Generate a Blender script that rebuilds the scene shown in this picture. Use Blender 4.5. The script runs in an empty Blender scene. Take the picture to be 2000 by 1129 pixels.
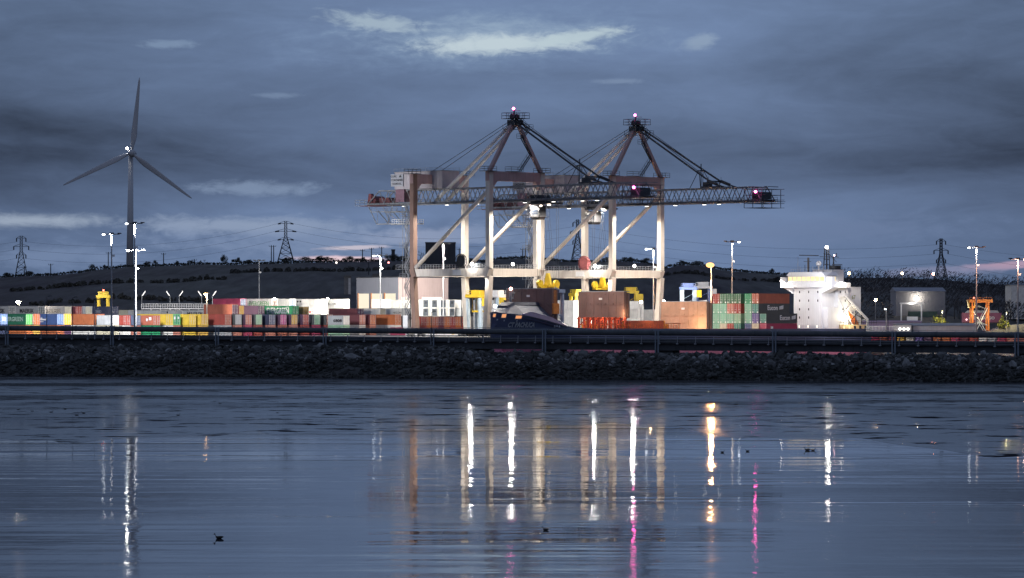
import bpy, math, random
from mathutils import Vector, Matrix, noise as mnoise
random.seed(7)
rad = math.radians
sc = bpy.context.scene
COL = sc.collection

# ------------------------------------------------------------------ camera
F = 7690.0          # focal length in pixels of the 2000 px wide photograph
HY = 629.0          # horizon row
CAMZ = 8.0
cam_d = bpy.data.cameras.new("Camera")
cam = bpy.data.objects.new("Camera", cam_d); COL.objects.link(cam)
cam.location = (0, 0, CAMZ); cam.rotation_euler = (rad(90), 0, 0)
cam_d.sensor_width = 36.0; cam_d.lens = 36.0 * F / 2000.0
cam_d.shift_y = (HY - 564.5) / 2000.0
cam_d.clip_start = 1.0; cam_d.clip_end = 20000.0
sc.camera = cam

# ------------------------------------------------------------------ exposure
sc.view_settings.view_transform = 'Standard'
sc.view_settings.look = 'None'
sc.view_settings.exposure = 0.0
sc.view_settings.gamma = 1.0
sc.view_settings.use_curve_mapping = False
sc.render.engine = 'CYCLES'
sc.cycles.use_denoising = True
sc.cycles.max_bounces = 5
sc.cycles.diffuse_bounces = 2
sc.cycles.glossy_bounces = 3
sc.cycles.sample_clamp_indirect = 6.0
sc.cycles.caustics_reflective = False
sc.cycles.caustics_refractive = False

# ------------------------------------------------------------------ world: dusk sky with cloud layers
SUN_EL, SUN_ROT = 1.5, 200.0
world = bpy.data.worlds.new("World"); sc.world = world
world.use_nodes = True
wt = world.node_tree; wn = wt.nodes; wn.clear(); wl = wt.links

def N(t, **kw):
    n = wn.new(t)
    for k, v in kw.items(): setattr(n, k, v)
    return n
def lk(a, b): wl.new(a, b)
def wmath(op, a, b=None, c=None, clamp=False):
    n = N('ShaderNodeMath', operation=op); n.use_clamp = clamp
    for i, x in enumerate((a, b, c)):
        if x is None: continue
        if isinstance(x, (int, float)): n.inputs[i].default_value = x
        else: lk(x, n.inputs[i])
    return n.outputs[0]
def wsmooth(x, a, b):
    n = N('ShaderNodeMapRange', interpolation_type='SMOOTHSTEP')
    lk(x, n.inputs[0]); n.inputs[1].default_value = a; n.inputs[2].default_value = b
    return n.outputs[0]
def wmix(f, a, b):
    n = N('ShaderNodeMix', data_type='RGBA')
    if isinstance(f, (int, float)): n.inputs[0].default_value = f
    else: lk(f, n.inputs[0])
    for i, x in ((6, a), (7, b)):
        if isinstance(x, tuple): n.inputs[i].default_value = (*x, 1)
        else: lk(x, n.inputs[i])
    return n.outputs[2]
def wnoise(vec, scale, detail=6, rough=0.55, dist=0.0):
    n = N('ShaderNodeTexNoise'); lk(vec, n.inputs['Vector'])
    n.inputs['Scale'].default_value = scale; n.inputs['Detail'].default_value = detail
    n.inputs['Roughness'].default_value = rough; n.inputs['Distortion'].default_value = dist
    return n.outputs['Fac']
tc = N('ShaderNodeTexCoord')
sx = N('ShaderNodeSeparateXYZ'); lk(tc.outputs['Generated'], sx.inputs[0])
AZ = wmath('ARCTAN2', sx.outputs[0], sx.outputs[1])
EL = wmath('ARCSINE', sx.outputs[2])
def wvec(a, b, ka, kb, off=0.0):
    n = N('ShaderNodeCombineXYZ')
    lk(wmath('MULTIPLY', a, ka), n.inputs[0]); lk(wmath('MULTIPLY', b, kb), n.inputs[1]); n.inputs[2].default_value = off
    return n.outputs[0]
n_big = wnoise(wvec(AZ, EL, 9.0, 42.0, 1.7), 1.0, 5, 0.5, 0.6)
n_mid = wnoise(wvec(AZ, EL, 48.0, 190.0, 4.2), 1.0, 8, 0.62, 0.7)
n_fine = wnoise(wvec(AZ, EL, 190.0, 430.0, 9.1), 1.0, 8, 0.65, 0.5)
# banding by elevation of the cloud deck
ramp = N('ShaderNodeValToRGB')
lk(wmath('MULTIPLY', EL, 10.0), ramp.inputs[0])
cr = ramp.color_ramp
stops = [(0.0, .60), (.17, .66), (.27, .60), (.34, .30), (.42, .20), (.48, .22), (.56, .42), (.68, .52), (.80, .62), (1.0, .60)]
while len(cr.elements) < len(stops): cr.elements.new(0.5)
for e, (p, v) in zip(cr.elements, stops):
    e.position = p; e.color = (v, v, v, 1)
tone = wmath('ADD', ramp.outputs[0], wmath('MULTIPLY', wmath('SUBTRACT', n_big, 0.5), 1.25))
tone = wmath('ADD', tone, wmath('MULTIPLY', wmath('SUBTRACT', n_mid, 0.5), 0.36))
tone = wmath('ADD', tone, wmath('MULTIPLY', wmath('SUBTRACT', n_fine, 0.5), 0.10))
# the tone falls towards both sides of the view
tone = wmath('SUBTRACT', tone, wmath('MULTIPLY', wsmooth(wmath('ABSOLUTE', AZ), 0.04, 0.15), 0.34))
tone = wmath('MAXIMUM', wmath('MINIMUM', tone, 1.15), -0.25)
cl = N('ShaderNodeMix', data_type='RGBA'); cl.clamp_factor = False
lk(tone, cl.inputs[0])
cl.inputs[6].default_value = (.060, .096, .172, 1); cl.inputs[7].default_value = (.188, .282, .485, 1)
sky_col = cl.outputs[2]
def blob(az, el, a, b, nz=1.0, tilt=0.0, edge=0.22):
    da = wmath('SUBTRACT', AZ, az)
    de = wmath('SUBTRACT', wmath('SUBTRACT', EL, el), wmath('MULTIPLY', da, tilt))
    r = wmath('SQRT', wmath('ADD', wmath('POWER', wmath('MULTIPLY', da, 1 / a), 2), wmath('POWER', wmath('MULTIPLY', de, 1 / b), 2)))
    v = wmath('SUBTRACT', 1.0, r)
    v = wmath('ADD', v, wmath('MULTIPLY', wmath('SUBTRACT', n_mid, 0.5), 2.3 * nz))
    v = wmath('ADD', v, wmath('MULTIPLY', wmath('SUBTRACT', n_fine, 0.5), 2.0 * nz))
    return wsmooth(v, 0.0, 0.25 + edge)
def px_az(p): return (p - 1000) / F
def px_el(y): return (HY - y) / F
for (px, py, w, h, c, k, nz, tilt, ed) in [
        (930, 74, 470, 80, (.20, .30, .47), .95, .45, 0.03, .9),
        (950, 74, 330, 50, (.30, .41, .56), .95, .55, .02, .75),
        (965, 86, 225, 27, (.54, .65, .72), 1.0, .5, .02, .45),
        (740, 47, 150, 25, (.40, .51, .61), .8, .7, -.14, .6),
        (1120, 74, 130, 17, (.50, .62, .69), .9, .5, .14, .4),
        (1368, 84, 44, 18, (.30, .40, .54), .7, .5, .2, .5),
        (330, 90, 70, 12, (.24, .34, .50), .6, .6, 0.0, .5),
        (545, 188, 60, 8, (.22, .31, .47), .5, .6, 0.0, .5),
        (1210, 160, 60, 8, (.24, .33, .49), .5, .6, 0.0, .5),
        (480, 368, 170, 18, (.25, .34, .50), .65, .6, 0.0, .5),
        (60, 432, 260, 20, (.38, .46, .58), .8, .5, 0.0, .8),
        (480, 442, 330, 24, (.30, .38, .53), .8, .5, -.01, .5),
        (640, 470, 460, 50, (.22, .30, .47), .7, .7, 0.0, .7),
        (690, 484, 90, 6, (.66, .60, .68), .8, .4, .03, .4),
        (670, 506, 120, 8, (.85, .64, .70), .95, .3, -.01, .4),
        (840, 462, 190, 26, (.33, .39, .55), .6, .6, 0.0, .6),
        (120, 500, 260, 34, (.20, .28, .45), .6, .6, 0.0, .7),
        (1120, 470, 330, 50, (.185, .27, .44), .7, .6, 0.0, .7),
        (1960, 519, 110, 10, (.46, .33, .45), .9, .5, .06, .4),
        (1830, 530, 160, 14, (.26, .28, .43), .6, .6, .03, .5),
        (1600, 450, 400, 46, (.15, .215, .365), .6, .7, 0.0, .7)]:
    m = wmath('MULTIPLY', blob(px_az(px), px_el(py), w / F, h / F, nz, tilt, ed), k)
    sky_col = wmix(m, sky_col, c)
# Nishita twilight underneath and brighter cloud overhead
sky = N('ShaderNodeTexSky', sky_type='NISHITA'); sky.sun_disc = False
sky.sun_elevation = rad(SUN_EL); sky.sun_rotation = rad(SUN_ROT); sky.altitude = 10
high = wsmooth(EL, 0.10, 0.55)
sky_col = wmix(wmath('MULTIPLY', high, 0.9), sky_col, (.20, .255, .40))
below = wsmooth(EL, -0.02, 0.0)
sky_col = wmix(below, (.05, .07, .12), sky_col)
bg1 = N('ShaderNodeBackground'); lk(sky_col, bg1.inputs[0]); bg1.inputs[1].default_value = 1.06
bg2 = N('ShaderNodeBackground'); lk(sky.outputs[0], bg2.inputs[0]); bg2.inputs[1].default_value = 0.05
addw = N('ShaderNodeMixShader'); addw.inputs[0].default_value = 0.12
lk(bg1.outputs[0], addw.inputs[1]); lk(bg2.outputs[0], addw.inputs[2])
wout = N('ShaderNodeOutputWorld'); lk(addw.outputs[0], wout.inputs[0])

# sun, already at the horizon behind the cloud
sd = bpy.data.lights.new("sun", 'SUN'); sd.energy = 0.05; sd.angle = rad(15); sd.color = (1, .86, .74)
so = bpy.data.objects.new("sun", sd); COL.objects.link(so)
so.rotation_euler = (rad(90 - 12), 0, rad(-160))

# ------------------------------------------------------------------ helpers
class MB:
    def __init__(s): s.v = []; s.f = []; s.mi = []
    def add(s, vs, fs, mi=0):
        b = len(s.v); s.v += [tuple(p) for p in vs]; s.f += [tuple(b + i for i in f) for f in fs]; s.mi += [mi] * len(fs); return s
    def box(s, x0, x1, y0, y1, z0, z1, mi=0):
        return s.add([(x0, y0, z0), (x1, y0, z0), (x1, y1, z0), (x0, y1, z0), (x0, y0, z1), (x1, y0, z1), (x1, y1, z1), (x0, y1, z1)],
                     [(0, 3, 2, 1), (4, 5, 6, 7), (0, 1, 5, 4), (1, 2, 6, 5), (2, 3, 7, 6), (3, 0, 4, 7)], mi)
    def cbox(s, c, d, mi=0):
        return s.box(c[0] - d[0] / 2, c[0] + d[0] / 2, c[1] - d[1] / 2, c[1] + d[1] / 2, c[2] - d[2] / 2, c[2] + d[2] / 2, mi)
    def bar(s, p, q, w, h=None, mi=0, up=(0, 0, 1)):
        h = h or w; p = Vector(p); q = Vector(q); d = (q - p)
        if d.length < 1e-6: return s
        d.normalize(); up = Vector(up)
        if abs(d.dot(up)) > .98: up = Vector((1, 0, 0))
        a = d.cross(up).normalized(); b = a.cross(d).normalized()
        vs = []
        for c in (p, q):
            for i, j in ((-1, -1), (1, -1), (1, 1), (-1, 1)): vs.append(c + a * (i * w / 2) + b * (j * h / 2))
        return s.add(vs, [(0, 1, 2, 3), (7, 6, 5, 4), (0, 4, 5, 1), (1, 5, 6, 2), (2, 6, 7, 3), (3, 7, 4, 0)], mi)
    def tube(s, p, q, r, n=8, r2=None, mi=0, caps=True):
        r2 = r if r2 is None else r2; p = Vector(p); q = Vector(q); d = (q - p)
        if d.length < 1e-6: return s
        d.normalize(); up = Vector((0, 0, 1)) if abs(d.z) < .95 else Vector((1, 0, 0))
        a = d.cross(up).normalized(); b = a.cross(d)
        vs = [p + (a * math.cos(6.28319 * i / n) + b * math.sin(6.28319 * i / n)) * r for i in range(n)]
        vs += [q + (a * math.cos(6.28319 * i / n) + b * math.sin(6.28319 * i / n)) * r2 for i in range(n)]
        fs = [(i, i + n, (i + 1) % n + n, (i + 1) % n) for i in range(n)]
        if caps: fs += [tuple(range(n)), tuple(range(2 * n - 1, n - 1, -1))]
        return s.add(vs, fs, mi)
    def ball(s, c, r, n=8, m=6, sc3=(1, 1, 1), mi=0):
        vs = []; fs = []
        for j in range(m + 1):
            t = math.pi * j / m
            for i in range(n):
                a = 6.28319 * i / n
                vs.append((c[0] + r * sc3[0] * math.sin(t) * math.cos(a), c[1] + r * sc3[1] * math.sin(t) * math.sin(a), c[2] + r * sc3[2] * math.cos(t)))
        for j in range(m):
            for i in range(n):
                fs.append((j * n + i, (j + 1) * n + i, (j + 1) * n + (i + 1) % n, j * n + (i + 1) % n))
        return s.add(vs, fs, mi)
    def prism(s, poly, axis, a0, a1, mi=0):
        n = len(poly)
        def P(p, a): return (p[0], a, p[1]) if axis == 'y' else ((a, p[0], p[1]) if axis == 'x' else (p[0], p[1], a))
        vs = [P(p, a0) for p in poly] + [P(p, a1) for p in poly]
        fs = [(i, (i + 1) % n, (i + 1) % n + n, i + n) for i in range(n)] + [tuple(range(n - 1, -1, -1)), tuple(range(n, 2 * n))]
        return s.add(vs, fs, mi)
    def loft(s, rings, closed=False, mi=0, caps=False):
        n = len(rings[0]); vs = [p for r in rings for p in r]; fs = []
        for j in range(len(rings) - 1):
            for i in range(n if closed else n - 1):
                fs.append((j * n + i, j * n + (i + 1) % n, (j + 1) * n + (i + 1) % n, (j + 1) * n + i))
        if caps: fs += [tuple(range(n - 1, -1, -1)), tuple(range((len(rings) - 1) * n, len(rings) * n))]
        return s.add(vs, fs, mi)
    def mesh(s, name, smooth=False):
        me = bpy.data.meshes.new(name); me.from_pydata(s.v, [], s.f)
        if any(s.mi): me.polygons.foreach_set('material_index', s.mi)
        if smooth: me.polygons.foreach_set('use_smooth', [True] * len(me.polygons))
        me.update(); return me
    def build(s, name, mat, parent=None, smooth=False, loc=None):
        o = bpy.data.objects.new(name, s.mesh(name, smooth)); COL.objects.link(o)
        for m in (mat if isinstance(mat, (list, tuple)) else [mat]): o.data.materials.append(m)
        if parent: o.parent = parent
        if loc: o.location = loc
        return o
def tag(o, label, cat, group=None, kind=None):
    o["label"] = label; o["category"] = cat
    if group: o["group"] = group
    if kind: o["kind"] = kind
    return o
def struct(o): o["kind"] = "structure"; return o
def empty(name, loc, rz=0, label=None, cat=None, group=None):
    o = bpy.data.objects.new(name, None); COL.objects.link(o); o.empty_display_size = .5
    o.location = loc; o.rotation_euler = (0, 0, rz)
    if label: tag(o, label, cat, group)
    return o
def copy_tree(o, parent=None):
    c = o.copy(); COL.objects.link(c)
    if parent: c.parent = parent
    for ch in list(o.children): copy_tree(ch, c)
    return c

# quay grid: u runs along the rails (right and away), v runs along the crane booms (right and towards the camera)
X0, Y0, R2 = -8.9, 1000.0, math.sqrt(.5)
ZG = 4.3
def W(u, v, z=0.0): return Vector((X0 + (u + v) * R2, Y0 + (u - v) * R2, z))
def u_px(px, v):
    k = (px - 1000) / F
    return (k * Y0 - X0 - v * R2 * (1 + k)) / (R2 * (1 - k))
def at(px, y, Y): return Vector(((px - 1000) / F * Y, Y, CAMZ + (HY - y) / F * Y))
def atx(px, Y, z): return Vector(((px - 1000) / F * Y, Y, z))
A_V, A_U = rad(-45), rad(45)

# ------------------------------------------------------------------ materials
MATS = {}
def shade(name, col, rough=.6, metal=0.0, var=.25, scale=1.0, streak=0.0, dirt=(.05, .045, .04), spec=.4, detail=5, bump=0.0):
    if name in MATS: return MATS[name]
    m = bpy.data.materials.new(name); m.use_nodes = True
    t = m.node_tree; b = t.nodes['Principled BSDF']
    b.inputs['Roughness'].default_value = rough; b.inputs['Metallic'].default_value = metal
    b.inputs['Specular IOR Level'].default_value = spec
    tcn = t.nodes.new('ShaderNodeTexCoord'); oi = t.nodes.new('ShaderNodeObjectInfo')
    va = t.nodes.new('ShaderNodeVectorMath'); va.operation = 'MULTIPLY_ADD'
    t.links.new(oi.outputs['Random'], va.inputs[0]); va.inputs[1].default_value = (37, 19, 53)
    t.links.new(tcn.outputs['Object'], va.inputs[2])
    nz = t.nodes.new('ShaderNodeTexNoise'); t.links.new(va.outputs[0], nz.inputs['Vector'])
    nz.inputs['Scale'].default_value = scale; nz.inputs['Detail'].default_value = detail; nz.inputs['Roughness'].default_value = .6
    mr = t.nodes.new('ShaderNodeMapRange'); t.links.new(nz.outputs['Fac'], mr.inputs[0])
    mr.inputs[1].default_value = .25; mr.inputs[2].default_value = .75; mr.inputs[3].default_value = 1 - var; mr.inputs[4].default_value = 1 + var
    mx = t.nodes.new('ShaderNodeVectorMath'); mx.operation = 'SCALE'
    mx.inputs[0].default_value = col; t.links.new(mr.outputs[0], mx.inputs['Scale'])
    out = mx.outputs[0]
    if streak > 0:
        mp = t.nodes.new('ShaderNodeMapping'); t.links.new(va.outputs[0], mp.inputs[0]); mp.inputs['Scale'].default_value = (2.2, 2.2, .18)
        n2 = t.nodes.new('ShaderNodeTexNoise'); t.links.new(mp.outputs[0], n2.inputs['Vector']); n2.inputs['Scale'].default_value = 1.3; n2.inputs['Detail'].default_value = 6
        m2 = t.nodes.new('ShaderNodeMapRange'); t.links.new(n2.outputs['Fac'], m2.inputs[0])
        m2.inputs[1].default_value = .5; m2.inputs[2].default_value = .8; m2.inputs[3].default_value = 0; m2.inputs[4].default_value = streak
        mm = t.nodes.new('ShaderNodeMix'); mm.data_type = 'RGBA'; t.links.new(m2.outputs[0], mm.inputs[0])
        t.links.new(out, mm.inputs[6]); mm.inputs[7].default_value = (*dirt, 1); out = mm.outputs[2]
    t.links.new(out, b.inputs['Base Color'])
    if bump:
        bn = t.nodes.new('ShaderNodeBump'); t.links.new(nz.outputs['Fac'], bn.inputs['Height']); bn.inputs['Distance'].default_value = bump
        t.links.new(bn.outputs[0], b.inputs['Normal'])
    MATS[name] = m; return m
def glow(name, col, strength):
    if name in MATS: return MATS[name]
    m = bpy.data.materials.new(name); m.use_nodes = True; t = m.node_tree; t.nodes.clear()
    e = t.nodes.new('ShaderNodeEmission'); e.inputs[0].default_value = (*col, 1); e.inputs[1].default_value = strength
    o = t.nodes.new('ShaderNodeOutputMaterial'); t.links.new(e.outputs[0], o.inputs[0])
    MATS[name] = m; return m
STEEL_D = shade('dark_steel', (.055, .06, .07), .55, .3, .3)
STEEL = shade('grey_steel', (.22, .23, .25), .5, .4, .25, .7, .3)
GALV = shade('galvanised_steel', (.30, .31, .33), .45, .5, .2, .8)
CREAM = shade('cream_crane_paint', (.60, .55, .49), .5, 0, .12, .25, .35, (.22, .12, .07))
PINK_LIT = shade('pink_lit_paint', (.40, .27, .26), .55, 0, .15, .3, .3, (.15, .08, .06))  # pinkish light on the upper crane parts, put into the paint colour
WHITE = shade('white_paint', (.72, .72, .72), .45, 0, .08, .4, .25, (.35, .3, .25))
SHIPWHITE = shade('ship_white_paint', (.70, .71, .74), .45, 0, .06, .3, .25, (.4, .34, .28))
YELLOW = shade('machine_yellow_paint', (.75, .52, .03), .45, 0, .15, .6, .25)
BLUEP = shade('machine_blue_paint', (.18, .26, .55), .45, 0, .15, .6, .25)
ORANGE = shade('machine_orange_paint', (.75, .25, .06), .45, 0, .15, .6, .25)
RUBBER = shade('black_rubber', (.02, .02, .02), .8)
BLACKL = shade('black_lettering', (.02, .02, .025), .5, 0, .05)
WHITEL = shade('white_lettering', (.8, .8, .8), .5, 0, .05)
GREENL = shade('green_lettering', (.06, .35, .08), .5, 0, .05)
REDL = shade('red_lettering', (.6, .05, .05), .5, 0, .05)
CONC = shade('concrete', (.30, .29, .28), .8, 0, .25, .3)
CONCD = shade('stained_dark_concrete', (.075, .078, .085), .85, 0, .35, .5, .5, (.03, .035, .03))
ASPH = shade('yard_asphalt', (.11, .11, .115), .75, 0, .35, .15)
GLASS_D = shade('dark_glass', (.02, .025, .035), .12, 0, .1, spec=.6)
LAMP_W = glow('lamp_white', (1, .95, .88), 18)
LAMP_C = glow('lamp_cool', (.86, .93, 1), 9)
LAMP_O = glow('lamp_sodium', (1, .55, .20), 60)
LAMP_P = glow('lamp_magenta', (1, .10, .42), 22)
LAMP_R = glow('lamp_red', (1, .08, .05), 14)
WIN_Y = glow('lit_window_yellow', (1, .80, .42), 1.3)
WIN_W = glow('lit_window_white', (1, .93, .80), 1.6)
WIN_O = glow('lit_window_orange', (1, .42, .18), .9)

def light(kind, loc, power, col=(1, .95, .88), parent=None, target=None, angle=140, blend=.6, radius=.35):
    d = bpy.data.lights.new('lamp_light', kind); d.energy = power; d.color = col; d.shadow_soft_size = radius
    o = bpy.data.objects.new('lamp_light', d); COL.objects.link(o)
    o.location = loc
    if kind == 'SPOT':
        d.spot_size = rad(angle); d.spot_blend = blend
        dv = Vector(target) - Vector(loc)
        o.rotation_euler = dv.to_track_quat('-Z', 'Y').to_euler()
    if parent:
        o.parent = parent; o.matrix_parent_inverse = parent.matrix_basis.inverted()
    return o

def text_mesh(body, size, M, extrude=.015, bold=0.0, squeeze=1.0):
    cu = bpy.data.curves.new('txt', 'FONT'); cu.body = body; cu.size = size; cu.extrude = extrude
    cu.align_x = 'CENTER'; cu.align_y = 'CENTER'; cu.offset = bold; cu.resolution_u = 2
    o = bpy.data.objects.new('txt', cu); COL.objects.link(o)
    dg = bpy.context.evaluated_depsgraph_get(); dg.update()
    me = bpy.data.meshes.new_from_object(o.evaluated_get(dg))
    bpy.data.objects.remove(o); bpy.data.curves.remove(cu)
    me.transform(M @ Matrix.Diagonal((squeeze, 1, 1, 1)))
    return me
def lettering(body, size, mat, parent, loc, face='-y', bold=0.02, squeeze=1.0, name='lettering'):
    Rm = {'-y': Matrix.Rotation(rad(90), 4, 'X'),
          '+y': Matrix.Rotation(rad(180), 4, 'Z') @ Matrix.Rotation(rad(90), 4, 'X'),
          '+x': Matrix.Rotation(rad(90), 4, 'Z') @ Matrix.Rotation(rad(90), 4, 'X'),
          '-x': Matrix.Rotation(rad(-90), 4, 'Z') @ Matrix.Rotation(rad(90), 4, 'X')}[face]
    me = text_mesh(body, size, Matrix.Translation(loc) @ Rm, .015, bold, squeeze)
    me.materials.clear(); me.materials.append(mat)
    o = bpy.data.objects.new(name, me); COL.objects.link(o); o.parent = parent
    return o
# ================================================================== SETTING
def water_mat(name, base, rough0, rough1, layers, patch_scale=None, dark=None, film=None):
    m = bpy.data.materials.new(name); m.use_nodes = True; t = m.node_tree; b = t.nodes['Principled BSDF']; L = t.links
    b.inputs['Base Color'].default_value = (*base, 1); b.inputs['IOR'].default_value = 1.33
    tcn = t.nodes.new('ShaderNodeTexCoord')
    def nz(scale, det=3, off=0.0, r=.5):
        mp = t.nodes.new('ShaderNodeMapping'); L.new(tcn.outputs['Object'], mp.inputs[0])
        mp.inputs['Scale'].default_value = (scale[0], scale[1], 1); mp.inputs['Location'].default_value = (off, off * .7, off)
        n = t.nodes.new('ShaderNodeTexNoise'); L.new(mp.outputs[0], n.inputs['Vector']); n.inputs['Scale'].default_value = 1
        n.inputs['Detail'].default_value = det; n.inputs['Roughness'].default_value = r
        return n.outputs['Fac']
    def mth(op, a, c):
        n = t.nodes.new('ShaderNodeMath'); n.operation = op
        for i, x in enumerate((a, c)):
            if isinstance(x, (int, float)): n.inputs[i].default_value = x
            else: L.new(x, n.inputs[i])
        return n.outputs[0]
    h = None
    for (s, amp, det, off) in layers:
        v = mth('MULTIPLY', nz(s, det, off), amp); h = v if h is None else mth('ADD', h, v)
    p = nz((.012, .045), 4, 3.3, .6)          # wind patches
    mr = t.nodes.new('ShaderNodeMapRange'); L.new(p, mr.inputs[0]); mr.inputs[1].default_value = .42; mr.inputs[2].default_value = .62
    mr.inputs[3].default_value = rough0; mr.inputs[4].default_value = rough1
    L.new(mr.outputs[0], b.inputs['Roughness'])
    m2 = t.nodes.new('ShaderNodeMapRange'); L.new(p, m2.inputs[0]); m2.inputs[1].default_value = .40; m2.inputs[2].default_value = .64
    m2.inputs[3].default_value = .55; m2.inputs[4].default_value = 1.5
    h = mth('MULTIPLY', h, m2.outputs[0])
    bp = t.nodes.new('ShaderNodeBump'); L.new(h, bp.inputs['Height']); bp.inputs['Distance'].default_value = 1.0; bp.inputs['Strength'].default_value = 1.0
    L.new(bp.outputs[0], b.inputs['Normal'])
    if dark:
        d = nz(dark[0], 5, 11.0, .62); r = t.nodes.new('ShaderNodeMapRange'); L.new(d, r.inputs[0])
        r.inputs[1].default_value = dark[1]; r.inputs[2].default_value = dark[2]; r.inputs[3].default_value = 0; r.inputs[4].default_value = 1
        mud = t.nodes.new('ShaderNodeBsdfDiffuse'); mud.inputs[0].default_value = (*film, 1)
        ms = t.nodes.new('ShaderNodeMixShader'); L.new(r.outputs[0], ms.inputs[0]); L.new(b.outputs[0], ms.inputs[1]); L.new(mud.outputs[0], ms.inputs[2])
        L.new(ms.outputs[0], t.nodes['Material Output'].inputs[0])
    return m
WATER = water_mat('water', (.012, .018, .03), .012, .085,
                  [((.10, .30), .0100, 3, 0.0), ((.55, .13), .012, 3, 5.0), ((.9, 1.1), .0022, 3, 25.0), ((.02, .09), .030, 2, 8.0), ((2.0, 2.6), .0018, 2, 15.0)])
MUD = water_mat('wet_mud', (.03, .034, .045), .10, .22,
                [((.16, .4), .014, 4, 2.0), ((.6, 1.2), .007, 3, 7.0)], dark=((.22, .20), .565, .60), film=(.016, .017, .024))
w = MB(); w.add([(-1500, -60, 0), (1500, -60, 0), (1500, 2600, 0), (-1500, 2600, 0)], [(0, 1, 2, 3)])
struct(w.build('water', WATER))

# the shoreline of the causeway: from the left (further) to the right (nearer)
SP0 = Vector((-76.2, 586.0, 0)); SP1 = Vector((67.7, 521.0, 0))
SD = (SP1 - SP0).normalized(); SN = Vector((-SD.y, SD.x, 0)); SLEN = (SP1 - SP0).length
def shore(s, n, z=0.0):      # s metres along, n metres back from the waterline
    p = SP0 + SD * s + SN * n; return Vector((p.x, p.y, z))
def zt(s): return -.84 * s / SLEN        # the whole causeway falls gently to the right

# mudflat: wet sheet with ragged lobes towards the camera
mb = MB(); nx, rows = 700, []
far = []; near = []
for i in range(nx + 1):
    s = -140 + 440 * i / nx
    f = shore(s, 3.0, .03)
    x = f.x
    yn = 272 + 62 * mnoise.noise(Vector((x * .022, 1.3, 0))) + 34 * mnoise.noise(Vector((x * .075, 4.1, 0))) + 14 * mnoise.noise(Vector((x * .28, 7.7, 0))) - 34 * max(0, min(1, (x - 8) / 22))
    far.append((f.x, f.y, .03)); near.append((x * (yn / f.y) ** .35, yn, .004))
midr = [[(near[i][0] + (far[i][0] - near[i][0]) * q, near[i][1] + (far[i][1] - near[i][1]) * q, .004 + .026 * min(1, q * 3)) for i in range(nx + 1)] for q in (0, .15, .4, .7, 1)]
mb.loft(midr); struct(mb.build('mudflat', MUD))
# quay and yard ground
GMAT = shade('quay_concrete', (.26, .255, .25), .8, 0, .3, .08)
def slab(name, pts, z, mat, depth=7.0):
    m = MB(); n = len(pts)
    vs = [(p.x, p.y, z) for p in pts] + [(p.x, p.y, z - depth) for p in pts]
    fs = [tuple(range(n))] + [(i, i + n, (i + 1) % n + n, (i + 1) % n) for i in range(n)]
    m.add(vs, fs); o = m.build(name, mat)
    import bmesh
    bm = bmesh.new(); bm.from_mesh(o.data); bmesh.ops.recalc_face_normals(bm, faces=bm.faces); bm.to_mesh(o.data); bm.free()
    return struct(o)
slab('quay', [W(-330, 16), W(141, 16), W(141, 330), W(700, 330), W(700, -420), W(196.01, -420), W(196.01, -104), W(-330, -104)], ZG, GMAT)
slab('yard_terrace', [W(-330, -104.004), W(196, -104.004), W(196, -148), W(-330, -148)], ZG + 5.4, ASPH, 8)
slab('upper_terrace', [W(-330, -148.004), W(196, -148.004), W(196, -320), W(-330, -320)], ZG + 5.45, ASPH, 8)
slab('low_apron', [W(120, 16.4), W(140.99, 16.4), W(140.99, 330), W(120, 330)], 1.8, CONC, 5)

# hills behind
RIDGE = [(-500, 548), (0, 541), (50, 538), (100, 537), (150, 532), (200, 525), (250, 520), (300, 519), (350, 517), (400, 515), (450, 516), (500, 514), (560, 513),
         (600, 511), (650, 511), (700, 510), (760, 509), (800, 507), (840, 515), (900, 514), (950, 510), (980, 505), (1010, 503), (1060, 506), (1110, 510), (1150, 511), (1200, 509),
         (1250, 511), (1300, 523), (1330, 516), (1365, 517), (1420, 527), (1500, 534), (1560, 538), (1620, 542), (1680, 541), (1760, 542), (1840, 545), (1900, 552), (2000, 558), (2500, 570)]
def ridge(px):
    for (a, b), (c, d) in zip(RIDGE, RIDGE[1:]):
        if a <= px <= c:
            t = (px - a) / (c - a); t = t * t * (3 - 2 * t) * .5 + t * .5; return b + (d - b) * t
    return RIDGE[0][1] if px < RIDGE[0][0] else RIDGE[-1][1]
HB, HRY = 1330.0, 1950.0
def hill_z(px, Y):
    zr = CAMZ + (HY - ridge(px)) / F * HRY
    q = (Y - HB) / (HRY - HB)
    if q <= 0: return ZG + 5.0
    if q <= 1:
        p = q ** .9
        return ZG + 5.0 + (zr - ZG - 5.0) * p + 1.2 * mnoise.noise(Vector((px * .02, Y * .02, 0))) * min(1, q * 4) * (1 - q)
    return zr - (q - 1) * 26
rows = []
for j in range(41):
    q = -.03 + 1.75 * j / 40 if j > 0 else -.03
    Y = HB + (HRY - HB) * q
    if j == 0: Y = 1286
    rows.append([((p - 1000) / F * Y, Y, (2.0 if j == 0 else hill_z(p, Y)) + (0.25 * mnoise.noise(Vector((p * .2, Y * .01, 3))) if Y > HB else -.2)) for p in [(-500 + 3000 * i / 300) for i in range(301)]])
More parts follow.
